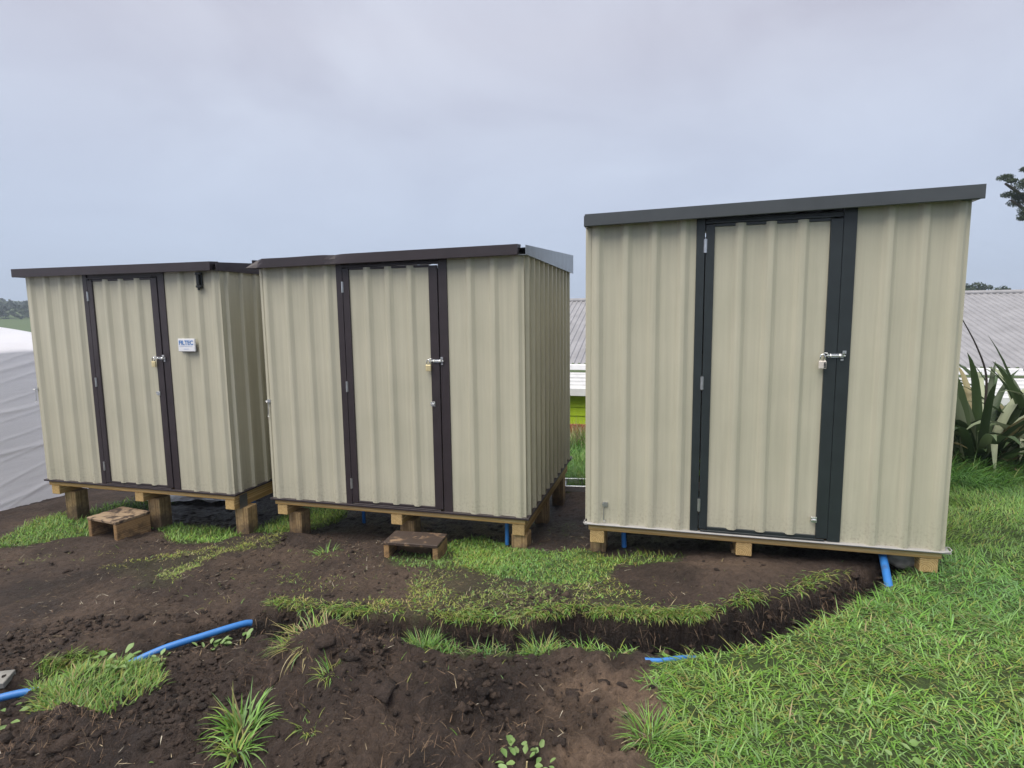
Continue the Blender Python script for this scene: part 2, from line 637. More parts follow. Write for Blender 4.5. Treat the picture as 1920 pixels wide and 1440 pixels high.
TRENCH = [(2.42, 3.53), (2.15, 3.34), (1.95, 3.20), (1.70, 3.05), (1.36, 2.88), (0.98, 2.785), (0.70, 2.74), (0.37, 2.86), (-0.045, 2.865),
          (-0.48, 2.98), (-0.947, 3.098), (-1.402, 3.25), (-1.66, 3.22), (-1.896, 3.07), (-2.145, 2.868), (-2.36, 2.68), (-2.60, 2.50), (-3.0, 2.2)]
T_HW = np.array([.10, .12, .13, .145, .165, .18, .18, .165, .17, .15, .14, .17, .22, .22, .2, .18, .18, .18])
T_DP = np.array([.10, .12, .14, .17, .21, .26, .27, .26, .25, .23, .21, .22, .18, .12, .10, .10, .10, .10])
MOUNDS = [  # x, y, rx, ry, rotation, height
    (-0.98, 2.61, .28, .21, -.3, .14), (-0.70, 2.54, .22, .19, -.2, .085), (-0.66, 2.40, .36, .24, -.2, .08), (-0.30, 2.38, .30, .2, 0, .035),
    (-1.88, 2.20, .17, .11, .2, .15), (-1.45, 2.25, .35, .25, .2, .035), (-2.08, 2.62, .28, .22, -.4, .085),
    (1.25, 3.38, .50, .22, -.25, .065), (-1.92, 4.78, .26, .16, 0, .075), (-2.5, 3.75, .55, .28, .5, .06),
    (-1.15, 4.45, .35, .2, 0, .03), (-3.3, 4.3, .7, .35, .2, .04), (0.05, 2.42, .26, .11, .1, .03), (-0.05, 2.2, .30, .16, -.2, -.035),
    (-4.9, 6.3, .5, .35, .3, .10), (-0.3, 1.95, .35, .2, 0, .025)]
SHEDS = {  # origin (front left bottom corner), width, fascia bottom left/right, fascia ends
    'R': dict(o=(0.5132, 3.9138, 0.1625), W=2.137, fl=1.989, fr=2.028, f0=-0.010, f1=2.165),
    'M': dict(o=(-2.0748, 4.9084, 0.0518), W=2.249, fl=1.944, fr=1.968, f0=-0.004, f1=2.229),
    'L': dict(o=(-4.6207, 5.6504, 0.0355), W=2.209, fl=1.970, fr=1.962, f0=-0.050, f1=2.200)}
YAW = -0.2680
DEPTH = 1.92
CY, SY = math.cos(YAW), math.sin(YAW)


def shed_local(k, x, y):
    o = SHEDS[k]['o']
    dx, dy = x - o[0], y - o[1]
    return dx * CY + dy * SY, -dx * SY + dy * CY


def shed_world(k, lx, ly, lz=0):
    o = SHEDS[k]['o']
    return (o[0] + lx * CY - ly * SY, o[1] + lx * SY + ly * CY, o[2] + lz)


LAWN = [(0.654, 2.547), (0.828, 2.628), (0.996, 2.669), (1.292, 2.75), (1.579, 2.892), (1.827, 3.032), (2.129, 3.234), (2.361, 3.394),
        (2.70, 3.50), (2.80, 3.9), (3.2, 5.3), (3.4, 9.5), (16, 9), (16, -2), (0.2, -2), (0.386, 1.401), (0.495, 2.024), (0.592, 2.126), (0.593, 2.346)]
BRIGHT = [(-0.583, 4.573), (-0.287, 4.731), (-0.017, 4.40), (0.141, 4.20), (0.552, 4.02), (0.70, 3.76), (0.60, 3.448), (0.313, 3.426), (-0.087, 3.642), (-0.397, 3.978)]
SPARSE = [(-0.682, 3.857), (-0.397, 3.978), (-0.087, 3.642), (0.313, 3.426), (0.62, 3.489), (0.70, 3.288), (0.85, 2.989), (0.8, 2.93), (0.1, 3.035),
          (-0.5, 3.12), (-1.29, 3.32), (-1.566, 3.50), (-1.363, 3.495), (-0.665, 3.359)]
LLEFT = [(-4.688, 5.12), (-4.84, 5.661), (-4.789, 5.941), (-4.38, 5.842), (-3.908, 5.221), (-4.281, 4.981), (-4.9, 4.85)]
LMID = [(-3.559, 5.579), (-3.283, 5.559), (-2.741, 5.419), (-2.48, 5.082), (-2.629, 4.902), (-3.002, 4.981)]
LBAND = [(-3.118, 4.262), (-2.866, 4.522), (-2.49, 5.003), (-2.007, 4.987), (-1.949, 4.608), (-2.398, 4.625), (-2.46, 4.046), (-2.253, 3.72), (-2.573, 3.72), (-2.668, 3.945)]
LMGAP = [(-2.446, 5.221), (-2.352, 5.879), (-2.117, 6.179), (-1.78, 6.021), (-1.662, 5.425), (-1.934, 5.047)]
BEHL = [(-4.55, 5.921), (-4.269, 6.538), (-4.164, 6.996), (-3.83, 6.418), (-4.111, 5.541)]
CLOD = [(-2.376, 2.686), (-2.513, 2.906), (-2.287, 2.987), (-1.844, 2.791), (-1.704, 2.591), (-1.835, 2.39), (-2.159, 2.408)]
RFRONT = [(0.639, 3.809), (0.903, 3.87), (1.179, 3.80), (1.061, 3.632), (0.744, 3.61)]
STEPM = [(-0.978, 4.194), (-0.754, 4.40), (-0.472, 4.435), (-0.386, 3.859), (-0.866, 4.035)]
GAPG = [(0.55, 6.55), (0.5, 10.5), (3.2, 10.5), (3.0, 6.1), (1.6, 6.2)]
TRIM = [(-0.55, 2.80), (-0.40, 2.86), (-0.25, 2.72), (0.02, 2.73), (0.2, 2.72), (0.42, 2.70), (0.6, 2.62), (0.55, 2.53), (0.3, 2.64), (0.0, 2.63), (-0.3, 2.66)]
BACKRIM = [(-1.55, 3.48), (-1.305, 3.36), (-0.821, 3.225), (-0.312, 3.085), (0.1, 3.05), (0.481, 3.045), (0.8, 2.945), (1.026, 2.945), (1.321, 3.035), (1.603, 3.14), (1.861, 3.28), (2.1, 3.43)]


def turf_mask(x, y):
    w = fbm(x, y, 5, 3, seed=4) * 0.05 + fbm(x, y, 22, 2, seed=9) * 0.018
    g = np.zeros(np.shape(x))
    for poly, k in ((LAWN, 1), (BRIGHT, 1), (SPARSE, .22), (LLEFT, .9), (LMID, .8), (LBAND, .15), (LMGAP, .8), (BEHL, .7), (CLOD, 1), (RFRONT, .6), (STEPM, .6), (GAPG, 1), (TRIM, .8)):
        px = [q[0] for q in poly]
        py = [q[1] for q in poly]
        m = (x > min(px) - .2) & (x < max(px) + .2) & (y > min(py) - .2) & (y < max(py) + .2)
        if not np.any(m):
            continue
        v = np.zeros(np.shape(x))
        v[m] = sstep(-0.03, 0.05, poly_dist(x[m], y[m], poly) + w[m]) * k
        g = np.maximum(g, v)
    d, t = seg_dist(x, y, BACKRIM)
    g = np.maximum(g, sstep(0.05, 0.012, d + w * .6) * 0.35 * np.interp(t, [0, 7, 9, 11], [1, 1, .5, .2]))
    far = sstep(9.0, 12.0, np.hypot(x - 0.5, y)) * np.where(x < -4.5, sstep(8.5, 12, y), 1)
    return np.maximum(g, far)


def trench_depth(x, y):
    d, t = seg_dist(x, y, TRENCH)
    d = d + fbm(x, y, 4.5, 3, seed=2) * 0.045 + fbm(x, y, 17, 2, seed=6) * 0.024 + fbm(x, y, 45, 2, seed=61) * 0.004
    idx = np.arange(len(TRENCH))
    hw = np.interp(t, idx, T_HW)
    dp = np.interp(t, idx, T_DP)
    soft = np.interp(t, idx, [.75, .75, .7, .6, .5, .38, .36, .36, .38, .4, .42, .5, .9, 1.1, 1.1, 1, 1, 1])
    return dp * sstep(1.12, 1.12 - soft * 0.95, d / hw)


def mounds(x, y):
    z = np.zeros(np.shape(x))
    for (mx, my, rx, ry, a, h) in MOUNDS:
        dx, dy = x - mx, y - my
        u = (dx * math.cos(a) + dy * math.sin(a)) / rx
        v = (-dx * math.sin(a) + dy * math.cos(a)) / ry
        z = z + h * np.exp(-(u * u + v * v) * 1.2)
    return z


def hills(x, y):
    r = np.hypot(x, y)
    h = 15.0 + 5.5 * np.sin(x * 0.011 + 1.0) + 4 * fbm(x, y, 0.008, 4, seed=5) - 0.012 * (x + 200)
    h = np.maximum(h, 2.0)
    a = x / np.maximum(y, 1.0)
    h = np.where(y > 0, 4.0 + (h - 4.0) * sstep(-.25, -.6, a), h)
    return sstep(110, 330, r) * h


def height(x, y, turf=None):
    x = np.asarray(x, float)
    y = np.asarray(y, float)
    if turf is None:
        turf = turf_mask(x, y)
    z = base_h(x, y) + mounds(x, y) - trench_depth(x, y)
    near = sstep(14, 8, np.hypot(x, y))
    fg = sstep(3.6, 2.7, y) * sstep(0.75, 0.35, x)          # freshly dug ground in front
    rough = (0.015 + 0.023 * fg) * (1 - turf) + 0.008 * turf
    rough = rough + 0.022 * np.exp(-(((x + .88) / .32) ** 2 + ((y - 2.55) / .22) ** 2)) * (1 - turf)
    n = fbm(x, y, 3.0, 3, seed=1) * 1.1 + fbm(x, y, 10, 4, .68, seed=3) * (1.0 + .35 * fg)
    rid = 1 - np.abs(fbm(x, y, 19, 3, .65, seed=8)) * 2.2
    z = z + near * rough * (n + 0.55 * rid * (1 - turf))
    tdw = trench_depth(x, y)
    z = z + 0.035 * sstep(.01, .06, tdw) * fbm(x, y, 16, 3, .65, seed=71)
    return z + hills(x, y) + (1 - near) * 0.3 * fbm(x, y, 0.05, 4, seed=7) * sstep(12, 40, np.hypot(x, y))


def graded(lo, hi, fine, limit_lo, limit_hi, k=1.11):
    mid = []
    for a, b, s in fine:
        mid += list(np.arange(a, b, s))
    s = fine[-1][2]
    v = mid[-1]
    up = []
    while v < limit_hi:
        s *= k
        v += s
        up.append(v)
    s = fine[0][2]
    v = mid[0]
    dn = []
    while v > limit_lo:
        s *= k
        v -= s
        dn.append(v)
    return np.array(dn[::-1] + mid + up)


gx = graded(0, 0, [(-6.0, -3.2, .04), (-3.2, 2.8, .0135), (2.8, 6.0, .04)], -800, 800)
gy = graded(0, 0, [(1.6, 3.8, .0125), (3.8, 7.5, .03)], -60, 1200)
GX, GY = np.meshgrid(gx, gy)
gxf, gyf = GX.ravel(), GY.ravel()
turf = turf_mask(gxf, gyf)
gz = height(gxf, gyf, turf)
nx, ny = len(gx), len(gy)
ii = (np.arange(ny - 1)[:, None] * nx + np.arange(nx - 1)[None]).ravel()
quads = np.stack([ii, ii + 1, ii + nx + 1, ii + nx], 1)
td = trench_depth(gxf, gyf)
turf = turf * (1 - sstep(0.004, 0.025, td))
wet = np.clip(sstep(0.03, 0.10, td) * 0.9, 0, 1)  # damp trench soil, with the shade of the cut painted into its colour
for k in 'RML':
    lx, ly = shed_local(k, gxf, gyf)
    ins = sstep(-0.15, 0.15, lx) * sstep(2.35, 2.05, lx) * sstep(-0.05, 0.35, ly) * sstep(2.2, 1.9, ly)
    wet = np.maximum(wet, ins * 0.95)  # shade below the shed floors painted onto the soil along with damp
pud = fbm(gxf, gyf, 2.1, 4, seed=12)
wet = np.maximum(wet, sstep(0.15, 0.5, pud) * 0.45)
wet = np.maximum(wet, np.exp(-(((gxf - 0.45) / .28) ** 2 + ((gyf - 4.9) / .7) ** 2)) * 0.95)  # same dark tone on the ground between the middle and right sheds
wet = np.maximum(wet, np.exp(-(((gxf + 0.16) / .26) ** 2 + ((gyf - 2.3) / .18) ** 2)) * 0.85)
dry = np.maximum(sstep(0.0, 0.35, fbm(gxf, gyf, 1.3, 5, .6, seed=21)) * 0.22,
                 sstep(.2, .75, np.exp(-(((gxf - 0.36) / .33) ** 2 + ((gyf - 2.15) / .42) ** 2)) + .25 * fbm(gxf, gyf, 7, 4, .6, seed=91)))
dry = np.maximum(dry, np.exp(-(((gxf - 1.3) / .4) ** 2 + ((gyf - 3.5) / .2) ** 2)) * 0.6)
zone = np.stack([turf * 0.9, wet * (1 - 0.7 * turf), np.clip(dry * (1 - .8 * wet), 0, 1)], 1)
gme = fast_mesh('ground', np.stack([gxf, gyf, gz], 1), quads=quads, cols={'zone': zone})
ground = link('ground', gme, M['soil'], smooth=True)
tag(ground, 'dark dug soil with a curving trench, running into the lawn', None, kind='structure')


def hz_at(x, y):
    return float(height(np.array([float(x)]), np.array([float(y)]))[0])


# ------------------------------------------------------------------ sheds
PITCH_H = 0.025


SOFT = ((-0.042, 0), (-0.036, -0.0010), (-0.0175, -PITCH_H + .0022), (-0.0115, -PITCH_H), (0.0115, -PITCH_H), (0.0175, -PITCH_H + .0022), (0.036, -0.0010), (0.042, 0))
CRISP = ((-0.027, 0), (-0.0255, -0.0006), (-0.0135, -PITCH_H + .0010), (-0.0120, -PITCH_H), (0.0120, -PITCH_H), (0.0135, -PITCH_H + .0010), (0.0255, -0.0006), (0.027, 0))


def profile(x0, x1, ribs, shape=SOFT):
    """plan outline of a ribbed sheet between x0 and x1 (y negative = outwards)"""
    pts = [(x0, 0.0)]
    for c in ribs:
        for dx, dy in shape:
            if x0 < c + dx < x1:
                pts.append((c + dx, dy))
    pts.append((x1, 0.0))
    # shallow stiffening swage in every wide pan
    out = []
    for i, q in enumerate(pts):
        out.append(q)
        if i + 1 < len(pts) and pts[i + 1][0] - q[0] > 0.09 and q[1] == 0 and pts[i + 1][1] == 0:
            m = (q[0] + pts[i + 1][0]) / 2
            out += [(m, 0.0)]
    return out


def ribbed_panel(name, x0, x1, ribs, z0, ztop, parent, to3=None, mat='beige'):
    pr = profile(x0, x1, ribs, CRISP if to3 else SOFT)
    crisp = to3 is not None
    to3 = to3 or (lambda x, y, z: (x, y, z))
    mb = MB()
    n = len(pr)
    rows = 7
    vs = []
    ph = random.random() * 6
    for r in range(rows):
        t = r / (rows - 1)
        for (x, y) in pr:
            z = z0 + (ztop(x) - z0) * t
            wob = 0.0012 * math.sin(5 * x + 3.0 * t + ph) * math.sin(math.pi * t)
            vs.append(to3(x, y + wob, z))
    fs = [(r * n + i, r * n + i + 1, (r + 1) * n + i + 1, (r + 1) * n + i) for r in range(rows - 1) for i in range(n - 1)]
    mb.add(vs, fs)
    me = bpy.data.meshes.new(name)
    me.from_pydata(mb.v, [], mb.f)
    me.update()
    return link(name, me, M[mat], parent, smooth=not crisp)


def hinge_mesh():
    mb = MB().tube([(0, -.006, -.043), (0, -.006, .043)], .0058, 8)
    mb.box(-.009, .009, -.003, .0, -.041, .041)
    return mb.mesh('hinge')


def hasp_build(parent):
    """pad bolt: back plate, sliding bolt with two staples, a raised handle tab"""
    mb = MB()
    mb.box(-.045, .060, -.004, 0, -.016, .016)
    mb.tube([(-.060, -.014, 0), (.070, -.014, 0)], .0075, 10)
    for x in (-.030, .032):
        mb.tube([(x, 0, -.014), (x, -.016, -.013), (x, -.024, 0), (x, -.016, .013), (x, 0, .014)], .0045, 8)
    mb.tube([(.048, -.014, .0), (.054, -.022, .018), (.058, -.028, .034)], .0075, 8)
    mb.box(.046, .070, -.032, -.022, .020, .044)
    mb.tube([(-.040, -.012, .006), (-.056, -.020, .022), (-.072, -.018, .024), (-.080, -.012, .010)], .005, 8)
    mb.box(.040, .060, -.006, 0, -.040, -.026)
    o = mb.build('pad_bolt', M['zinc'], parent, bevel=0.0)
    o.scale = (.80, .80, .72)
    return o


def shed(k, trim, fascia, side_fascia, label, cat='shed'):
    S = SHEDS[k]
    W = S['W']
    s = W / 2.18
    root = empty('garden_shed', S['o'], YAW, label, cat, 'beige metal sheds in a row')
    ribs_l = [c * s for c in (.062, .250, .432, .612)]
    ribs_r = [c * s for c in (1.780, 1.957, 2.132)]
    ribs_d = [c * s for c in (.955, 1.132, 1.312)]
    jl0, jl1, dl1, dr0, jr0, jr1 = [c * s for c in (.692, .748, .802, 1.462, 1.532, 1.604)]
    jg, jy = (.004, -.010) if k != 'R' else (-.0005, -.0145)
    top = lambda x: S['fl'] + (S['fr'] - S['fl']) * x / W + 0.015
    ribbed_panel('wall_panel', 0.0, jl0 + .01, ribs_l, 0, top, root)
    ribbed_panel('wall_panel', jr1 - .01, W, ribs_r, 0, top, root)
    nside = [0.075 + 0.177 * i for i in range(11)]
    ribbed_panel('wall_panel', 0.0, DEPTH, nside, 0, lambda x: S['fr'] + 0.02, root, lambda x, y, z: (W - y, x, z))
    ribbed_panel('wall_panel', 0.0, DEPTH, nside, 0, lambda x: S['fl'] + 0.02, root, lambda x, y, z: (y, x, z))
    ribbed_panel('wall_panel', 0.0, W, [0.1 + .178 * i for i in range(12)], 0, lambda x: S['fr'] + 0.10, root, lambda x, y, z: (x, DEPTH - y, z))
    # folded corner strips
    for (cx, sg) in ((0, -1), (W, 1)):
        mb = MB()
        mb.box(cx - .002 if sg < 0 else cx - .018, cx + .018 if sg < 0 else cx + .002, -.0035, .0, 0, top(cx))
        mb.box(*( (cx - .0035, cx - .002) if sg < 0 else (cx + .002, cx + .0035)), -.0035, .028, 0, top(cx))
        mb.build('corner_strip', M['beige'], root)
    # bottom channel
    mb = MB()
    zc_ = .004 if k != 'R' else .0
    mb.box(-.020, W + .029, -.0285, .012, -.0125, zc_)
    mb.box(W - .012, W + .0285, .0125, DEPTH, -.0125, .004)
    mb.build('bottom_channel', M[trim if k != 'R' else 'white_pvc'], root, bevel=.0015)
    # door with its frame; hinges and bolt hang on it
    zt = 1.925 if k != 'R' else 1.972
    jt = lambda x: top(x) - 0.004
    tm = M[trim]
    mb = MB().box(jl0, jl1 - .004, -.012, .02, 0.002, jt(jl0))
    mb.build('door_jamb', tm, root, bevel=.0018)
    mb = MB().box(jr0 + jg, jr1, jy, .02, 0.002, jt(jr1))
    mb.build('door_jamb', tm, root, bevel=.0018)
    mb = MB().box(jl1 - .002, jr0 + .002, -.004, .02, zt + .012, jt(jl1) - .002)
    mb.box(jl1 - .004, jr0 - .05, -.013, -.0045, zt + .008, zt + .022)
    mb.build('door_lintel', tm, root, bevel=.0015)
    door = ribbed_panel('door', dl1 - .008, dr0 + .008, ribs_d, .03, lambda x: zt + .003, root)
    mb = MB().box(jl1 + .001, dl1, -.014, .006, .018, zt)
    mb.build('door_stile', tm, door, bevel=.002)
    mb = MB().box(dr0, jr0 - .002, -.016, .006, .018, zt)
    mb.build('door_stile', tm, door, bevel=.002)
    MB().box(dl1, dr0, -.011, .006, .012, .034).build('door_rail', tm, door, bevel=.0015)
    MB().box(jl1 + .01, jr0 - .02, -.022, -.012, .004, .014).build('door_sill', tm, door, bevel=.0015)
    MB().box(dl1, dr0, -.008, .006, zt - .012, zt + .006).build('door_rail', tm, door, bevel=.0015)
    hm = hinge_mesh()
    for z in (.180, .985, 1.780 if k != 'R' else 1.845):
        link('hinge', hm, M['zinc'], door, (jl1 - .001, -.014, z))
    hasp = hasp_build(door)
    hz_ = {'R': 1.165, 'M': 1.200, 'L': 1.215}[k]
    hasp.location = (dr0 + .055, -.017, hz_)
    # folded clip on the stile
    bx, bz = {'R': (1.417 * 1.0, .139), 'M': (1.519, .863), 'L': (1.479, .896)}[k]
    mb = MB().box(-.017, .017, -.005, 0, -.018, .018)
    mb.box(-.017, .012, -.016, -.0055, -.004, .004)
    mb.box(-.017, -.011, -.014, -.0055, .005, .017)
    mb.build('door_clip', M['zinc'], door, (bx, -.017 if k != 'R' else -.022, bz), bevel=.0008)
    # roof sheet rising to the back, with ribs
    f0, f1 = S['f0'], S['f1']
    zl, zr = S['fl'] + .066, S['fr'] + .066
    mb = MB()
    n = 38
    vs = []
    for j, (yy, up) in enumerate(((-.060, 0.0), (DEPTH + .06, 0.105))):
        for i in range(n + 1):
            x = f0 + .01 + ((W + .028 if k != 'R' else f1 - .012) - f0 - .01) * i / n
            vs.append((x, yy, zl + (zr - zl) * i / n + up - .012 + (0.010 if i % 3 == 0 else 0)))
    mb.add(vs, [(i, i + 1, n + 2 + i, n + 1 + i) for i in range(n)])
    me = bpy.data.meshes.new('roof')
    me.from_pydata(mb.v, [], mb.f)
    roof = link('roof', me, M['roof_steel'], root)
    # front fascia: folded flashing with lip; the middle shed's is dented and bent at its end
    segs = 44
    vs, fs = [], []
    for i in range(segs + 1):
        t = i / segs
        x = f0 + (f1 - f0) * t
        zb = S['fl'] + (S['fr'] - S['fl']) * t
        h = .077
        y = -.092
        lean = 0.0
        zz_ = 0.0
        if k == 'M':
            d1 = math.exp(-((x - .745) / .055) ** 2)
            d2 = math.exp(-((x - .90) / .12) ** 2)
            y += .007 * d1 - .003 * d2
            lean = .014 * d1 + .004 * d2
            zz_ = -.003 * d1 - .003 * math.exp(-((x - .3) / .2) ** 2)
            if x < .10:
                e = (1 - x / .10)
                lean += .05 * e
                h -= .012 * e
        row = [(x, y + .030, zb + .012), (x, y + .004, zb), (x, y, zb + .004), (x + 0, y + lean * .4, zb + h * .55), (x, y + lean, zb + h + zz_), (x, y + .10, zb + h + zz_ + .006), (x, y + .10, zb + h - .006 + zz_)]
        if k == 'M' and i == 0:
            row = [(q[0] - .055 * (1 - max(0, q[2] - zb) / h * 1.0) + .03 * (max(0, q[2] - zb) / h), q[1] - .01, q[2] + .002) for q in row]
        vs += row
    m_ = 7
    fs = [(i * m_ + j, (i + 1) * m_ + j, (i + 1) * m_ + j + 1, i * m_ + j + 1) for i in range(segs) for j in range(m_ - 1)]
    mb = MB().add(vs, fs)
    mb.add(vs[:m_], [tuple(range(m_))])
    mb.add(vs[-m_:], [tuple(range(m_))])
    mb.build('front_fascia', M[fascia], roof)
    # side fascia, deeper towards the back
    for sg, xx, zb in ((1, W + .035 if k != 'R' else f1 - .010, S['fr']), (-1, f0 - .004, S['fl'])):
        if sg < 0 and k != 'x':
            pass
        mb = MB()
        y0, y1 = -.075, DEPTH + .075
        zt0, zt1 = zb + .070, zb + .185
        xo = xx if sg > 0 else xx
        a = .004 * sg
        vs = [(xo, y0, zb + .004), (xo, y1, zb - .004), (xo, y1, zt1), (xo, y0, zt0),
              (xo + a, y0, zb + .004), (xo + a, y1, zb - .004), (xo + a, y1, zt1), (xo + a, y0, zt0)]
        mb.add(vs, [(0, 1, 2, 3), (7, 6, 5, 4), (0, 4, 5, 1), (1, 5, 6, 2), (2, 6, 7, 3), (3, 7, 4, 0)])
        mb.box(*((xo - .07, xo) if sg > 0 else (xo, xo + .02)), y0 + .02, y1 - .004, zb + .002, zb + .006)
        mb.build('side_fascia', M[side_fascia if sg > 0 else fascia], roof)
    return root


shed_l = shed('L', 'brown_trim', 'brown_trim', 'brown_trim', 'beige ribbed metal shed with brown trim and a small white sign, farthest left')
shed_m = shed('M', 'brown_trim', 'brown_trim', 'zinc_fascia', 'beige ribbed metal shed with brown trim and dented front fascia, in the middle')
shed_r = shed('R', 'slate_trim', 'slate_fascia', 'slate_fascia', 'largest looking beige metal shed with slate grey door frame, beside the lawn')

# fittings on the sheds
for k, root, (x, z) in (('L', shed_l, (-.004, .86)), ('M', shed_m, (.02, .80))):
    mb = MB()
    mb.tube([(-.012, -.012, .05), (-.03, -.016, .045), (-.012, -.016, .035)], .005, 8)
    mb.box(-.016, .014, -.010, 0, .034, .060)
    mb.tube([(-.006, -.012, .04), (-.008, -.014, -.06), (-.016, -.016, -.082), (-.004, -.014, -.088)], .0032, 6)
    mb.build('hook_latch', M['zinc'], root, (x, -.004, z))
mb = MB().box(-.016, .016, -.008, 0, -.014, .016)
mb.box(-.020, -.010, -.014, -.008, -.012, .010)
mb.tube([(-.008, -.008, -.012), (-.012, -.007, -.09), (-.010, -.008, -.115), (0, -.008, -.118), (.002, -.008, -.105)], .003, 6)
mb.build('hook_latch', M['zinc'], shed_r, (.122, -.003, .135))
# pale capping strip along the foot of the right-hand shed with its loop at the corner
W = SHEDS['R']['W']
mb = MB().tube([(-.012, .14, -.004), (-.026, .03, -.004), (-.026, -.020, -.004), (.02, -.0315, -.005), (.5, -.031, -.004), (1.1, -.031, -.005), (1.7, -.031, -.004), (W - .02, -.031, -.004),
                (W + .020, -.030, .002), (W + .036, -.012, .008), (W + .034, .02, .014), (W + .004, .02, .012)], .0030, 8)
mb.build('base_seal', M['white_pvc'], shed_r, smooth=True)
mb = MB().tube([(0, 0, 0), (.015, -.02, .015), (.012, -.01, .04)], .010, 8)
mb.box(-.02, .012, -.015, .01, -.012, .02)
mb.build('base_seal', M['white_pvc'], shed_m, (SHEDS['M']['W'] + .02, DEPTH - .02, -.01))

# padlocks
def padlock(k, body, label):
    S = SHEDS[k]
    s = S['W'] / 2.18
    lx = (1.462 * s + .055) - .068
    lz = {'R': 1.165, 'M': 1.200, 'L': 1.215}[k]
    p = shed_world(k, lx, -.034, lz - .012)
    root = empty('padlock', p, YAW, label, 'padlock', 'padlocks on the shed doors')
    MB().box(-.021, .021, -.008, .008, -.066, -.018).build('lock_body', M[body], root, bevel=.003)
    mb = MB().tube([(-.013, 0, -.018), (-.013, 0, .006), (-.009, 0, .017), (0, 0, .022), (.009, 0, .017), (.013, 0, .006), (.013, 0, -.018)], .0042, 8)
    mb.build('shackle', M['chrome'], root, smooth=True)
    if k == 'R':
        mb = MB()
        for i in range(4):
            mb.box(.006, .0175, -.0105, -.008, -.030 - i * .0085 - .003, -.030 - i * .0085 + .003)
        mb.build('number_dial', M['black_plastic'], root)
    return root


M['nickel'] = simple('nickel', (0.74, 0.68, 0.62), 0.35, metal=0.35, var=0.06, nscale=30)
padlock('L', 'brass', 'brass padlock on the door bolt of the leftmost shed')
padlock('M', 'brass', 'brass padlock on the door bolt of the middle shed')
padlock('R', 'nickel', 'pale combination padlock on the slate grey door frame of the right shed')

# sign
sx, sz = 1.762, 1.278
sg = empty('name_sign', shed_world('L', sx, -.045, sz), YAW, 'small white plastic sign lettered in blue beside the shed door', 'sign')
MB().box(0, .178, 0, .018, 0, .112).build('sign_board', M['white_board'], sg, bevel=.003)
MB().box(.02, .158, .018, .042, -.004, .06).build('sign_bracket', M['black_plastic'], sg)
fc = bpy.data.curves.new('lettering', 'FONT')
fc.body = 'FILTEC'
fc.size = 0.052
fc.offset = 0.0011
fc.extrude = 0.0006
fc.space_character = 0.98
fo = bpy.data.objects.new('tmp_text', fc)
COL.objects.link(fo)
bpy.context.view_layer.update()
dg = bpy.context.evaluated_depsgraph_get()
tme = bpy.data.meshes.new_from_object(fo.evaluated_get(dg))
bpy.data.objects.remove(fo)
xs = [v.co.x for v in tme.vertices]
for v in tme.vertices:
    v.co.x = (v.co.x - min(xs)) * (.150 / (max(xs) - min(xs)))
tme.materials.clear()
link('lettering', tme, M['ink_blue'], sg, (.014, -.0012, .060), (math.pi / 2, 0, 0))
MB().box(.015, .150, -.0012, .0002, .0465, .0510).build('fine_print', M['ink_pale'], sg)
MB().box(.060, .116, -.0012, .0002, .0200, .0242).build('fine_print', M['ink_pale'], sg)

# small black bracket under the eave of the left shed
br = empty('wall_bracket', shed_world('L', 2.020, -.012, 1.890), YAW, 'small black plastic bracket under the eave of the leftmost shed', 'bracket')
mb = MB().box(-.022, .020, -.006, .010, -.068, .066)
mb.box(-.020, .032, -.038, -.006, .046, .066)
mb.box(-.020, .032, -.038, -.006, -.062, -.044)
mb.box(-.020, .006, -.028, -.006, -.046, .048)
mb.build('holder', M['black_plastic'], br, bevel=.003)
MB().tube([(-.002, -.018, -.058), (-.004, -.020, -.084)], [.012, .009], 8).build('knob', M['black_plastic'], br)

# ------------------------------------------------------------------ timber platforms
def timber_box(name, cx, cy, cz, dx, dy, dz, mat, parent, bevel=.004, rz=0.0):
    mb = MB().box(-dx / 2, dx / 2, -dy / 2, dy / 2, -dz / 2, dz / 2)
    return mb.build(name, M[mat], parent, (cx, cy, cz), (0, 0, rz), bevel=bevel)


def platform(k, bearers, posts, label):
    S = SHEDS[k]
    W = S['W']
    root = empty('timber_platform', S['o'], YAW, label, 'platform', 'timber platforms under the sheds')
    zt = -.0135
    timber_box('rim_board', W / 2, .022, zt - .0225, W - .012, .044, .045, 'pine_x', root)
    timber_box('rim_board', W / 2, DEPTH - .022, zt - .0225, W - .012, .044, .045, 'pine_x', root)
    nj = 5
    for i in range(nj):
        y = .12 + (DEPTH - .24) * i / (nj - 1)
        timber_box('joist', W / 2, y, zt - .024, W - .1, .045, .042, 'pine_x', root)
    for bx in bearers:
        timber_box('bearer', bx, DEPTH / 2 + .004, zt - .0465 - .045, .098, DEPTH - .004, .090, 'pine_y', root)
    # boards down both long sides
    timber_box('rim_board', W - .0235, DEPTH / 2, zt - .0225, .043, DEPTH - .092, .0445, 'pine_y', root)
    for (px, py, w, d, zb) in posts:
        ztop = zt - .138 if k != 'x' else 0
        hgt = ztop - zb
        timber_box('post', px, py, (ztop + zb) / 2, w, d, hgt, 'pine_z', root, .006, random.uniform(-.05, .05))
    return root


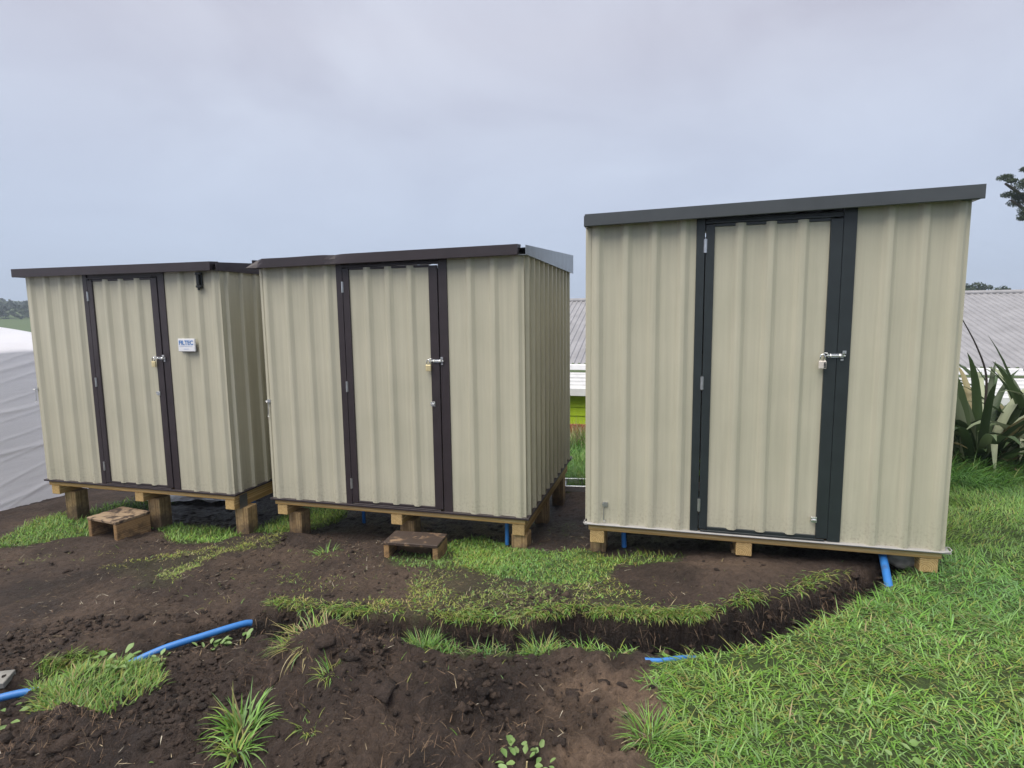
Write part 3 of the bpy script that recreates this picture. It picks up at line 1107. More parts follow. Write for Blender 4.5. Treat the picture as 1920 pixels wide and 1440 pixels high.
pl_l = platform('L', (.075, 1.115, 2.140), [(.125, .17, .135, .14, -.60), (1.165, .18, .135, .14, -.62), (2.185, .155, .13, .14, -.62),
                                              (.125, 1.75, .13, .13, -.72), (1.16, 1.75, .13, .13, -.72), (2.15, 1.75, .13, .13, -.74)],
                'pine platform on tall stubby posts under the leftmost shed')
pl_m = platform('M', (.072, 1.155, 2.185), [(.135, .15, .13, .13, -.58), (1.19, .19, .13, .13, -.50), (2.185, .10, .125, .14, -.48),
                                              (.13, 1.75, .13, .13, -.72), (1.17, 1.75, .13, .13, -.72), (2.165, 1.78, .12, .13, -.75), (2.150, 1.02, .12, .13, -.75)],
                'pine platform on square posts under the middle shed')
pl_r = platform('R', (.065, 1.020, 2.068), [(.060, .17, .11, .12, -.44), (1.005, .16, .10, .11, -.40),
                                              (.07, 1.75, .12, .12, -.66), (1.03, 1.75, .12, .12, -.62), (2.06, 1.75, .12, .12, -.55)],
                'low pine platform under the shed beside the lawn')
M['strap'] = simple('strap', (0.20, 0.21, 0.22), 0.4, metal=0.6, var=0.15)
Wl = SHEDS['L']['W']
mb = MB().box(Wl - .0015, Wl + .0025, .055, .150, -.155, -.030)
mb.build('metal_strap', M['strap'], pl_l)
M['concrete'] = simple('concrete', (0.22, 0.215, 0.20), 0.85, var=0.3, nscale=16, bstr=0.4)
cp = shed_world('R', 2.02, .19, 0)
bm = bmesh.new()
bmesh.ops.create_icosphere(bm, subdivisions=3, radius=1)
for v in bm.verts:
    n_ = fbm(np.array([v.co.x * 1.0 + v.co.z]), np.array([v.co.y + v.co.z * .7]), 1.6, 3, seed=31)[0]
    v.co = Vector((v.co.x * .15, v.co.y * .11, v.co.z * .085)) * (1 + .25 * n_)
me = bpy.data.meshes.new('concrete_footing')
bm.to_mesh(me)
bm.free()
cf = link('concrete_footing', me, M['concrete'], None, (cp[0], cp[1], hz_at(cp[0], cp[1]) + .045), (0, 0, .3), smooth=True)
tag(cf, 'grey concrete lump propping the bearer at the right shed corner', 'footing')


# ------------------------------------------------------------------ steps
def step(x, y, yaw, w, d, h, tread, label):
    z = hz_at(x, y)
    r = empty('wooden_step', (x, y, z), yaw, label, 'step', 'wooden box steps in front of the doors')
    timber_box('tread', w / 2, d / 2, h - .012, w, d, .024, tread, r, .003)
    for sx_ in (.0225, w - .0225):
        timber_box('side_board', sx_, d / 2, (h - .0255 - .06) / 2, .042, d - .01, h - .0255 + .06, 'ply_y', r, .004)
    timber_box('back_board', w / 2, d - .07, h - .095, w - .092, .04, .10, 'ply_x', r, .003)
    return r


step(-3.93, 5.19, -0.40, .40, .33, .185, 'tread_pale', 'pale wooden box step with muddy tread before the leftmost shed door')
step(-0.985, 4.21, -0.20, .43, .24, .125, 'tread_dark', 'low dark muddy wooden step before the middle shed door')


# ------------------------------------------------------------------ pipes
def smooth_path(pts, n=8):
    out = []
    P = [Vector(q) for q in pts]
    for i in range(len(P) - 1):
        p0, p1, p2, p3 = P[max(i - 1, 0)], P[i], P[i + 1], P[min(i + 2, len(P) - 1)]
        for k in range(n):
            t = k / n
            out.append(0.5 * ((2 * p1) + (p2 - p0) * t + (2 * p0 - 5 * p1 + 4 * p2 - p3) * t * t + (3 * p1 - p0 - 3 * p2 + p3) * t ** 3))
    out.append(P[-1])
    return out


def pipe(pts, r, label):
    o = MB().tube(smooth_path(pts), r, 14).build('water_pipe', M['blue_pipe'], smooth=True)
    return tag(o, label, 'pipe', 'blue water pipes')


gl = [(-2.9, 2.36), (-2.50, 2.60), (-2.33, 2.69), (-2.20, 2.775), (-2.05, 2.865), (-1.90, 2.955), (-1.74, 3.06), (-1.62, 3.145), (-1.56, 3.192), (-1.535, 3.21)]
gzv = [-.235, -.20, -.215, -.25, -.205, -.165, -.155, -.152, -.156, -.165]
pipe([(x, y, z) for (x, y), z in zip(gl, gzv)], .0185, 'long blue water pipe lying in the trench at left')
p0 = shed_world('R', 1.86, .22, -.05)
pipe([p0, (2.29, 3.46, .06), (2.195, 3.26, .0), (2.14, 3.13, -.06), (2.08, 3.0, -.2)], .023, 'blue pipe slanting into the trench under the right shed corner')
p0 = shed_world('R', .235, .20, -.03)
pipe([p0, (p0[0] - .002, p0[1], -.0), (p0[0] + .008, p0[1] - .01, -.16)], .018, 'short blue pipe under the left end of the right shed')
p0 = shed_world('M', 2.06, .13, -.03)
pipe([p0, (p0[0], p0[1], -.1), (p0[0] - .002, p0[1] - .01, -.30)], .017, 'upright blue pipe by the right front post of the middle shed')
p0 = shed_world('M', .50, .62, -.03)
pipe([p0, (p0[0], p0[1], -.2), (p0[0], p0[1], -.46)], .017, 'blue pipe in the shade under the left end of the middle shed')
p0 = shed_world('L', 1.55, 1.0, -.03)
pipe([p0, (p0[0], p0[1], -.2), (p0[0], p0[1], -.60)], .03, 'thick blue pipe in the shade under the leftmost shed')
zb = hz_at(.72, 2.54)
pipe([(.60, 2.535, zb + .0), (.67, 2.532, zb - .002), (.74, 2.54, zb + .002), (.80, 2.556, zb - .004), (.86, 2.575, zb - .02)], .012, 'short end of blue pipe at the lawn edge')

# grey board end in the trench at far left
zb = hz_at(-2.62, 2.74)
o = MB().box(-.30, .16, -.05, .05, -.016, .016).build('timber_offcut', M['concrete'], None, (-2.70, 2.71, zb + .006), (0.12, 0, .2), bevel=.003)
tag(o, 'grey board end lying in the trench at the left edge', 'board')

# ------------------------------------------------------------------ background
# far house: aligned with the sheds, corrugated roof, lean-to, lime boards over a red plinth
HD = Vector((CY, SY, 0))               # along the ridge, to the right
HN = Vector((SY, -CY, 0)) * 1.0        # towards the viewer
HO = Vector((1.83, 16.0, 0))
house = empty('far_house', (HO.x, HO.y, -1.4), YAW, 'long grey corrugated roof house with lime green walls behind the sheds', 'house')
M['house_roof'] = simple('house_roof', (0.30, 0.30, 0.315), 0.5, metal=0.15, var=0.14, nscale=3)
M['white_paint'] = simple('white_paint', (0.72, 0.73, 0.75), 0.5, var=0.05)
M['lime'] = simple('lime_board', (0.42, 0.60, 0.016), 0.5, var=0.08)
M['red_wall'] = simple('red_wall', (0.33, 0.07, 0.045), 0.7, var=0.15)
ZR, ZE, RUN = 1.93 + 1.4, 0.61 + 1.4, 4.5
x0, x1 = -6.0, 24.0
vs, fs = [], []
pit = .125
nrib = int((x1 - x0) / pit)
prof = []
for i in range(nrib):
    a = x0 + i * pit
    prof += [(a, 0), (a + .062, 0), (a + .078, .022), (a + .109, .022)]
n = len(prof)
for (y, z) in ((0, ZR), (-RUN, ZE)):
    vs += [(x, y, z + h) for x, h in prof]
fs = [(i, n + i, n + i + 1, i + 1) for i in range(n - 1)]
me = bpy.data.meshes.new('house_roof')
me.from_pydata(vs, [], fs)
hr = link('roof', me, M['house_roof'], house)
me = bpy.data.meshes.new('house_roof_back')
me.from_pydata([(x0, 0, ZR), (x1, 0, ZR), (x1, 5, ZE), (x0, 5, ZE)], [], [(0, 1, 2, 3)])
link('roof', me, M['house_roof'], house)
MB().tube([(x0, 0, ZR + .02), (x1, 0, ZR + .02)], .06, 8).build('ridge_cap', M['house_roof'], hr, smooth=True)
MB().box(x0, x1, -RUN - .10, -RUN, ZE - .11, ZE + .0).build('gutter', M['white_paint'], house, bevel=.012)
vs, fs = [], []
M['lean_roof'] = simple('lean_roof', (0.60, 0.61, 0.62), 0.55, var=0.14, nscale=5)
lr_n = 0
mb = MB()
LZ0, LZ1, LR = ZE - .16, 0.30 + 1.4, 1.55
rows = 5
for r in range(rows):
    ta, tb = r / rows, (r + 1) / rows
    ya, yb = -RUN - LR * ta, -RUN - LR * tb
    za_, zb_ = LZ0 + (LZ1 - LZ0) * ta, LZ0 + (LZ1 - LZ0) * tb
    mb.add([(x0, ya, za_), (x1, ya, za_), (x1, yb, zb_ + .03), (x0, yb, zb_ + .03), (x1, yb, zb_), (x0, yb, zb_)], [(0, 1, 2, 3), (3, 2, 4, 5)])
me = bpy.data.meshes.new('lean_to_roof')
me.from_pydata(mb.v, [], mb.f)
link('lean_to_roof', me, M['lean_roof'], house)
MB().box(x0, x1, -RUN - LR - .06, -RUN - LR, LZ1 - .10, LZ1 + .035).build('fascia_board', M['white_paint'], house, bevel=.006)
WY = -RUN - LR + .18
MB().box(x0 + .1, x1 - .1, WY + .03, WY + .2, 0.2, LZ1).build('wall', M['lime'], house)
bh = .155
for i in range(6):
    zt_ = LZ1 - .02 - i * bh
    y_ = WY
    mb = MB().add([(-3, y_ - .002, zt_), (9, y_ - .002, zt_), (9, y_ - .022, zt_ - bh + .006), (-3, y_ - .022, zt_ - bh + .006), (9, y_ + .02, zt_ - bh + .006), (-3, y_ + .02, zt_ - bh + .006)],
                  [(0, 1, 2, 3), (3, 2, 4, 5)])
    mb.build('weatherboard', M['lime'], house)
MB().box(x0 + .1, x1 - .1, WY - .06, WY + .02, -.6, LZ1 - .02 - 3.9 * bh).build('plinth', M['red_wall'], house, bevel=.01)

# leaning stakes in the gap
M['stake'] = simple('stake', (0.52, 0.42, 0.22), 0.7, var=0.2, stretch=(40, 40, 3))
for (a, b, lab) in (((1.03, 8.6, -.75), (1.32, 9.15, .30), 'pale timber stake leaning right before the lime green wall'),
                    ((1.42, 8.9, -.75), (1.46, 9.0, .06), 'thin upright stake before the lime green wall, next to the leaning one')):
    o = MB().tube([a, b], .026 if 'leaning right' in lab else .016, 6).build('garden_stake', M['stake'])
    tag(o, lab, 'stake')

# galvanised ladder lying on the grass behind
lad = empty('metal_ladder', (0.45, 6.28, hz_at(.9, 6.25) + .05), -.12, 'galvanised metal ladder lying on the grass between the sheds', 'ladder')
for yy in (0, .30):
    MB().box(0, 2.6, yy, yy + .025, -.03, .035).build('rail', M['zinc'], lad, bevel=.003)
for i in range(9):
    MB().tube([(.12 + .28 * i, .012, 0), (.12 + .28 * i, .31, 0)], .014, 8).build('rung', M['zinc'], lad)

# plastic wrapped tunnel at left
def film_material():
    m, nt, b = material('white_film')
    n1 = noise_node(nt, 1.0, 5, 0.6, stretch=(3, 1.2, 14), dist=0.4)
    r = ramp(nt, n1.outputs['Fac'], [(0.3, (0.80, 0.80, 0.84)), (0.7, (0.88, 0.88, 0.92))])
    nt.links.new(r.outputs[0], b.inputs['Base Color'])
    b.inputs['Roughness'].default_value = 0.28
    tr = node(nt, 'ShaderNodeBsdfTranslucent')
    tr.inputs['Color'].default_value = (0.88, 0.89, 0.93, 1)
    mx = node(nt, 'ShaderNodeMixShader')
    mx.inputs[0].default_value = 0.2
    nt.links.new(b.outputs[0], mx.inputs[1])
    nt.links.new(tr.outputs[0], mx.inputs[2])
    nt.links.new(mx.outputs[0], nt.nodes['Material Output'].inputs['Surface'])
    bump(nt, b, n1.outputs['Fac'], 0.18, 0.02)
    return m


M['film'] = film_material()
ys = np.linspace(2.5, 9.6, 140)
prof_z = list(np.linspace(-0.95, 1.22, 150)) + [1.25] * 0
LEAN = .50
sec = [(0.0, z) for z in prof_z] + [(-0.05, 1.255), (-.12, 1.30)] + [(-.12 - 2.2 * t, 1.30 + .33 * math.sin(t * math.pi / 2)) for t in np.linspace(.08, 1, 14)]
V = []
for j, y in enumerate(ys):
    e = max(0, (y - 8.4) / 1.2)
    shrink = 1 - .35 * e * e
    for (dx, z) in sec:
        w = 0.0
        if dx == 0:
            zz_ = z - 0.055 * (y - 6) + .03 * math.sin(y * 1.7 + z * 3)
            w = .006 * max(0, math.sin(zz_ * 13 + 1.3 * math.sin(y * 1.1))) ** 26 + .0045 * max(0, math.sin(zz_ * 29 + 2 + .8 * math.sin(y * 2.3))) ** 22
            w += .003 * math.sin(zz_ * 5 + y * 2)
            w += 0.05 * max(0, (0.0 - z)) if z < 0 else 0
        else:
            w = .006 * math.sin(y * 9 + dx * 7)
        zt_ = z if z < 1.2 else 1.2 + (z - 1.2) * shrink - .10 * e
        V.append((-5.60 - 0.10 * (y - 6) * .6 + dx * (1 if dx == 0 else 1) - .5 * e * e * .6 + w - LEAN * (min(z, 1.3) + .55) / 1.8, y, zt_))
n = len(sec)
Q = [(j * n + i, (j + 1) * n + i, (j + 1) * n + i + 1, j * n + i + 1) for j in range(len(ys) - 1) for i in range(n - 1)]
tunnel = empty('wrapped_tunnel', (-7.5, 6, -.6), 0, 'low structure wrapped in white plastic film left of the sheds', 'tunnel')
film = link('plastic_film', fast_mesh('plastic_film', V, quads=Q), M['film'], tunnel, (7.5, -6, .6), smooth=True)
endv = [V[(len(ys) - 1) * n + i] for i in range(n)]
me = bpy.data.meshes.new('end_film')
me.from_pydata(endv + [(-8.8, 9.6, 1.3), (-8.8, 9.6, -.8)], [], [tuple(range(n + 2))])
link('plastic_film', me, M['film'], tunnel, (7.5, -6, .6))
MB().box(-.012, .012, -.05, .05, -.04, .04).build('vent', M['strap'], tunnel, (1.55, .35, 2.02), (0, .5, 0))

# crumpled plastic sheet in the shade under the left shed
pv = []
N = 26
for j in range(N):
    for i in range(N):
        x = -4.15 + 1.15 * i / (N - 1)
        y = 6.40 + .65 * j / (N - 1)
        pv.append((x, y, 0))
pv = np.array(pv)
pv[:, 2] = height(pv[:, 0], pv[:, 1]) + .02 + .05 * np.abs(fbm(pv[:, 0], pv[:, 1], 5, 4, .6, seed=14))
i0 = (np.arange(N - 1)[:, None] * N + np.arange(N - 1)[None]).ravel()
ps = link('plastic_sheet', fast_mesh('plastic_sheet', pv, quads=np.stack([i0, i0 + 1, i0 + N + 1, i0 + N], 1)), M['film'])
tag(ps, 'crumpled pale plastic sheet on the ground under the leftmost shed', 'plastic sheet')


# ------------------------------------------------------------------ foliage builders
def blades(P, length, width, lean, az, tint, segs=3, droop=1.0, z_up=None):
    """P (n,3) roots; lean = start angle from vertical; droop = extra bend along the blade"""
    n = len(P)
    d = np.stack([np.cos(az), np.sin(az), np.zeros(n)], 1)
    s_ = np.stack([-np.sin(az), np.cos(az), np.zeros(n)], 1)
    verts = np.zeros((n, segs * 2 + 1, 3))
    pos = P.copy()
    for k in range(segs + 1):
        t = k / segs
        w = width * (1 - t) ** 0.7 * (1 if k else 0.7)
        if k < segs:
            verts[:, 2 * k] = pos - s_ * (w * .5)[:, None]
            verts[:, 2 * k + 1] = pos + s_ * (w * .5)[:, None]
        else:
            verts[:, 2 * k] = pos
        ang = lean + droop * (k + .5) / segs
        st = length / segs
        pos = pos + d * (np.sin(ang) * st)[:, None] + np.array([0, 0, 1.0]) * (np.cos(ang) * st)[:, None]
    m = segs * 2 + 1
    b = (np.arange(n) * m)[:, None]
    q = []
    for k in range(segs - 1):
        q.append(b + np.array([2 * k, 2 * k + 1, 2 * k + 3, 2 * k + 2])[None])
    quads = np.concatenate(q) if q else None
    tris = b + np.array([2 * segs - 2, 2 * segs - 1, 2 * segs])[None]
    col = np.repeat(tint, m, axis=0)
    return verts.reshape(-1, 3), quads, tris, col


def merge(parts):
    V, Q, T, C = [], [], [], []
    off = 0
    for v, q, t, c in parts:
        V.append(v)
        C.append(c)
        if q is not None and len(q):
            Q.append(q + off)
        if t is not None and len(t):
            T.append(t + off)
        off += len(v)
    return np.concatenate(V), (np.concatenate(Q) if Q else None), (np.concatenate(T) if T else None), np.concatenate(C)


def obj_from(name, parts, mat, loc=(0, 0, 0), parent=None):
    v, q, t, c = merge(parts)
    return link(name, fast_mesh(name, v, q, t, {'tint': c}), mat, parent, loc)


GREEN = np.array([(.155, .325, .045), (.195, .390, .072), (.100, .225, .038), (.250, .410, .125), (.200, .345, .125)])
YGREEN = np.array([(.270, .320, .070), (.220, .280, .060), (.320, .350, .110)])
DRY = np.array([(.36, .30, .15), (.28, .25, .10), (.24, .20, .10), (.42, .36, .21)])


def tints(n, mixw, x=None, y=None):
    """mixw: weights (green, yellow-green, dry); tone drifts over the ground in patches"""
    w = np.array(mixw, float)
    cat = RNG.choice(3, n, p=w / w.sum())
    c = np.where((cat == 0)[:, None], GREEN[RNG.integers(0, len(GREEN), n)],
                 np.where((cat == 1)[:, None], YGREEN[RNG.integers(0, len(YGREEN), n)], DRY[RNG.integers(0, len(DRY), n)]))
    c = c * RNG.uniform(.75, 1.2, n)[:, None]
    if x is not None:
        p_ = fbm(x, y, 1.4, 3, seed=81)[:, None]
        c = c * (1 + .35 * p_) * (1 + np.array([.30, .05, -.10]) * fbm(x, y, .9, 2, seed=83)[:, None])
    return c


def scatter(poly, dens, soft=0.04, keep=None):
    px = [q[0] for q in poly]
    py = [q[1] for q in poly]
    a, b, c, d = min(px) - .05, max(px) + .05, min(py) - .05, max(py) + .05
    n = int((b - a) * (d - c) * dens)
    x = RNG.uniform(a, b, n)
    y = RNG.uniform(c, d, n)
    sd_ = poly_dist(x, y, poly) + fbm(x, y, 6, 3, seed=4) * 0.05
    m = RNG.random(n) < sstep(-soft, soft, sd_)
    if keep is not None:
        m &= RNG.random(n) < keep(x, y)
    return x[m], y[m]


def under_shed(x, y, pad=0.0):
    u = np.zeros(np.shape(x), bool)
    for k in 'RML':
        lx, ly = shed_local(k, x, y)
        u |= (lx > -pad) & (lx < SHEDS[k]['W'] + pad) & (ly > .12 - pad) & (ly < DEPTH + .1 + pad)
    return u


def turf_patch(poly, dens, ln, wd, mixw, lean=(.2, 1.2), droop=(.4, 1.4), keep=None, soft=.04, trench_ok=False, flow=None):
    x, y = scatter(poly, dens, soft, keep)
    td_ = trench_depth(x, y)
    m = td_ < (.05 if not trench_ok else 9)
    x, y = x[m], y[m]
    n = len(x)
    z = height(x, y) - .004
    az = RNG.uniform(0, 2 * math.pi, n)
    if flow is not None:
        az = az * .45 + flow + fbm(x, y, 1.7, 3, seed=17) * 4.5
    L = RNG.uniform(ln[0], ln[1], n) * (0.75 + 0.5 * (fbm(x, y, 3.1, 3, seed=18) + .5))
    Wd = RNG.uniform(wd[0], wd[1], n)
    return blades(np.stack([x, y, z], 1), L, Wd, RNG.uniform(*lean, n), az, tints(n, mixw, x, y), 3, 1.0 * RNG.uniform(*droop, n).mean() if False else RNG.uniform(*droop, n))


# --- lawn, denser and longer near the camera
def view_keep(x, y):
    """thin out what lies outside the photographed wedge"""
    inside = (np.abs(x) < 0.98 * y + .45) & (y > 1.45)
    around = (np.abs(x) < 1.3 * y + 1.0) & (y > 1.0)
    return np.where(inside, 1.0, np.where(around, .55, 0.08))


def worn(x, y):
    """lawn thinned by traffic in irregular patches"""
    b = fbm(x, y, 2.0, 3, seed=23)
    spot = np.exp(-(((x - 1.35) / .5) ** 2 + ((y - 2.55) / .16) ** 2))
    spots2 = np.exp(-(((x - 1.05) / .16) ** 2 + ((y - 2.48) / .06) ** 2)) + np.exp(-(((x - 1.72) / .14) ** 2 + ((y - 2.32) / .035) ** 2)) + np.exp(-(((x - 2.2) / .12) ** 2 + ((y - 2.35) / .03) ** 2))
    return np.clip(1 - .25 * sstep(.15, .4, b) - .45 * spot - 1.0 * spots2, 0.05, 1)


parts = []
near = [(0.654, 2.547), (0.828, 2.628), (0.996, 2.669), (1.292, 2.75), (1.579, 2.892), (1.827, 3.032), (2.129, 3.234), (2.40, 3.42), (2.72, 3.50), (6.0, 3.7), (5.2, 1.1), (0.40, 1.1), (0.495, 2.024), (0.592, 2.126), (0.593, 2.346)]
kw = lambda x, y: view_keep(x, y) * worn(x, y)
parts.append(turf_patch(near, 13000, (.022, .070), (.0042, .0082), (.82, .15, .03), (.9, 1.6), (.0, .9), kw))
parts.append(turf_patch(near, 1300, (.05, .13), (.0050, .0090), (.88, .10, .02), (.7, 1.5), (.3, 1.4), kw, flow=.4))
# trodden yellowing strip by the trench
parts.append(turf_patch([(0.7, 2.50), (1.3, 2.72), (1.9, 3.02), (2.4, 2.9), (2.6, 2.5), (1.9, 2.3), (1.1, 2.35)], 4600, (.03, .08), (.0035, .0060), (.40, .40, .20), (.9, 1.6), (.1, .8), kw, soft=.15))
mid = [(2.72, 3.48), (2.80, 3.9), (3.2, 5.3), (3.3, 6.2), (8.5, 6.2), (8.5, 3.6), (6.0, 3.65)]
parts.append(turf_patch(mid, 6000, (.035, .085), (.0040, .0070), (.90, .09, .01), (.3, 1.3), (.4, 1.4), view_keep, flow=.5))
far_l = [(3.3, 6.2), (3.4, 9.5), (12, 9.2), (12, 6.2)]
parts.append(turf_patch(far_l, 1100, (.08, .2), (.008, .014), (.9, .09, .01), (.2, 1.1), (.4, 1.4), view_keep, flow=.5))
lawn = obj_from('lawn_grass', parts, M['blade'])
tag(lawn, 'short wet green lawn grass at right in front of the sheds', 'grass', kind='stuff')

# --- patches by the sheds, trench rims and the sod at left
parts = []
parts.append(turf_patch(BRIGHT, 14000, (.018, .045), (.0050, .0100), (.70, .30, 0), (.5, 1.5), (.1, 1.0)))
parts.append(turf_patch(SPARSE, 13000, (.016, .045), (.0040, .0085), (.25, .57, .18), (.8, 1.55), (.0, .7), keep=lambda x, y: np.clip(.45 + 1.8 * fbm(x, y, 3.3, 3, seed=25), 0.06, 1)))
parts.append(turf_patch(LLEFT, 5200, (.03, .08), (.005, .009), (.75, .25, 0), (.2, 1.2), (.4, 1.2)))
parts.append(turf_patch(LMID, 5200, (.03, .08), (.005, .009), (.85, .15, 0), (.2, 1.2), (.4, 1.2)))
parts.append(turf_patch(LBAND, 13000, (.015, .045), (.004, .008), (.12, .72, .16), (.7, 1.5), (.0, .7), keep=lambda x, y: np.clip(.32 + 1.9 * fbm(x, y, 3.0, 3, seed=26), 0.02, 1)))
parts.append(turf_patch(LMGAP, 4200, (.04, .09), (.005, .009), (.85, .15, 0), (.2, 1.2), (.4, 1.2)))
parts.append(turf_patch(BEHL, 3000, (.04, .09), (.006, .010), (.85, .15, 0), (.2, 1.2), (.4, 1.2)))
parts.append(turf_patch(RFRONT, 3600, (.03, .07), (.004, .007), (.75, .2, .05), (.1, 1.1), (.4, 1.3)))
parts.append(turf_patch(STEPM, 4200, (.02, .05), (.004, .008), (.85, .15, 0), (.3, 1.3), (.3, 1.1)))
parts.append(turf_patch(TRIM, 8000, (.03, .08), (.004, .0075), (.62, .28, .10), (.2, 1.3), (.4, 1.3)))
parts.append(turf_patch(CLOD, 14000, (.03, .095), (.0042, .0085), (.72, .22, .06), (.2, 1.3), (.4, 1.4), trench_ok=True, flow=-.6))
# overhanging fringe on the trench's back rim
n = 15000
seg = RNG.random(n) * (len(BACKRIM) - 1.001)
i_ = seg.astype(int)
t_ = seg - i_
B = np.array(BACKRIM)
xy = B[i_] * (1 - t_)[:, None] + B[i_ + 1] * t_[:, None]
dd = B[i_ + 1] - B[i_]
nn = np.stack([dd[:, 1], -dd[:, 0]], 1) / np.linalg.norm(dd, axis=1)[:, None]
xy = xy + nn * (RNG.normal(-.030, .032, n) + fbm(xy[:, 0], xy[:, 1], 7, 2, seed=29) * .04)[:, None]
gapm = (fbm(xy[:, 0], xy[:, 1], 4, 3, seed=30) + .55 > RNG.random(n) * .9)
td_ = trench_depth(xy[:, 0], xy[:, 1])
gapm &= td_ < .03
gapm &= RNG.random(n) < np.interp(seg, [0, 6, 7.5, 9, 11], [1, 1, .9, .35, .12])
xy = xy[gapm]
n = len(xy)
P = np.stack([xy[:, 0], xy[:, 1], height(xy[:, 0], xy[:, 1]) - .003], 1)
parts.append(blades(P, RNG.uniform(.025, .075, n), RNG.uniform(.004, .0085, n), RNG.uniform(.5, 1.6, n), RNG.normal(-1.57, 1.0, n), tints(n, (.42, .42, .16)), 3, RNG.uniform(.4, 1.6, n)))
# thin regrowth over the trodden ground
for poly_, dn_, mw_ in (([(-1.6, 3.55), (-1.9, 4.6), (-1.3, 4.3), (-0.5, 4.0), (-0.4, 3.5), (-0.9, 3.35)], 4200, (.35, .5, .15)),
                        ([(-4.8, 4.9), (-3.9, 5.1), (-3.0, 4.4), (-3.3, 4.0), (-4.6, 4.3)], 1600, (.1, .5, .4)),
                        ([(0.75, 3.55), (1.9, 3.35), (2.2, 3.5), (1.9, 3.2), (1.2, 3.1), (0.8, 3.1)], 1200, (.3, .4, .3))):
    parts.append(turf_patch(poly_, dn_, (.012, .032), (.003, .006), mw_, (.8, 1.55), (0, .6), keep=lambda x, y: np.clip(.05 + 2.0 * fbm(x, y, 3.6, 4, seed=95), 0, 1), soft=.12))
# stray blades over the bare soil
n = 3600
x = RNG.uniform(-4.6, 2.2, n)
y = RNG.uniform(1.9, 5.2, n)
m = (fbm(x, y, 1.6, 3, seed=33) + .15 > RNG.random(n) * .9) & ~under_shed(x, y) & (trench_depth(x, y) < .04)
x, y = x[m], y[m]
n = len(x)
parts.append(blades(np.stack([x, y, height(x, y) - .003], 1), RNG.uniform(.02, .06, n), RNG.uniform(.003, .006, n), RNG.uniform(.5, 1.5, n), RNG.uniform(0, 6.28, n), tints(n, (.4, .35, .25)), 3, RNG.uniform(.2, 1.2, n)))
pg_ = obj_from('patchy_grass', parts, M['blade'])
tag(pg_, 'patchy trampled grass around the trench and in front of the sheds', 'grass', kind='stuff')

# --- rank grass behind, in the gap between the sheds and at the foot of the flax
parts = []
parts.append(turf_patch([(0.55, 6.5), (0.6, 9.6), (3.0, 9.3), (2.6, 6.2)], 2600, (.12, .38), (.008, .014), (.9, .1, 0), (.1, .9), (.5, 1.9)))
parts.append(turf_patch([(0.7, 8.6), (0.6, 9.9), (3.0, 9.3), (2.8, 8.2)], 700, (.3, .62), (.008, .014), (.1, .3, .6), (.05, .5), (.2, 1.0)))
parts.append(turf_patch([(3.7, 5.10), (3.9, 5.9), (6.6, 5.9), (6.6, 5.0)], 3300, (.12, .34), (.006, .011), (.92, .08, 0), (.2, 1.0), (.8, 2.0), flow=3.6))
rk = obj_from('rank_grass', parts, M['blade'])
tag(rk, 'long rank green grass behind the sheds and below the flax', 'grass', kind='stuff')

# ------------------------------------------------------------------ soil crumbs and litter
def octa():
    v = [(1, 0, 0), (-1, 0, 0), (0, 1, 0), (0, -1, 0), (0, 0, 1), (0, 0, -1)]
    f = [(0, 2, 4), (2, 1, 4), (1, 3, 4), (3, 0, 4), (2, 0, 5), (1, 2, 5), (3, 1, 5), (0, 3, 5)]
    vv = [Vector(q) for q in v]
    cache = {}
    out = []

    def mid_(a, b):
        key = (min(a, b), max(a, b))
        if key not in cache:
            vv.append(((vv[a] + vv[b]) / 2).normalized())
            cache[key] = len(vv) - 1
        return cache[key]
    for a, b, c in f:
        ab, bc, ca = mid_(a, b), mid_(b, c), mid_(c, a)
        out += [(a, ab, ca), (ab, b, bc), (ca, bc, c), (ab, bc, ca)]
    return np.array([tuple(q) for q in vv]), np.array(out)


OV, OF = octa()


def crumbs(x, y, size, sink=.35):
    n = len(x)
    z = height(x, y)
    sc = size[:, None] * RNG.uniform(.5, 1.5, (n, 3)) * np.array([1, 1, .6])
    r = 1 + RNG.normal(0, .27, (n, len(OV)))
    v = OV[None] * r[:, :, None] * sc[:, None, :]
    a = RNG.uniform(0, 6.28, n)
    ca, sa = np.cos(a), np.sin(a)
    vx = v[:, :, 0] * ca[:, None] - v[:, :, 1] * sa[:, None]
    vy = v[:, :, 0] * sa[:, None] + v[:, :, 1] * ca[:, None]
    v = np.stack([vx + x[:, None], vy + y[:, None], v[:, :, 2] + (z + size * (.5 - sink))[:, None]], 2)
    t = (np.arange(n) * len(OV))[:, None, None] + OF[None]
    base = np.array([(.042, .031, .026), (.056, .041, .034), (.030, .022, .019), (.074, .054, .043)])[RNG.integers(0, 4, n)]
    zc = np.stack([np.zeros(n), RNG.random(n) ** 2 * .8, RNG.random(n) ** 3 * .4], 1)
    return v.reshape(-1, 3), None, t.reshape(-1, 3), np.repeat(zc, len(OV), 0)


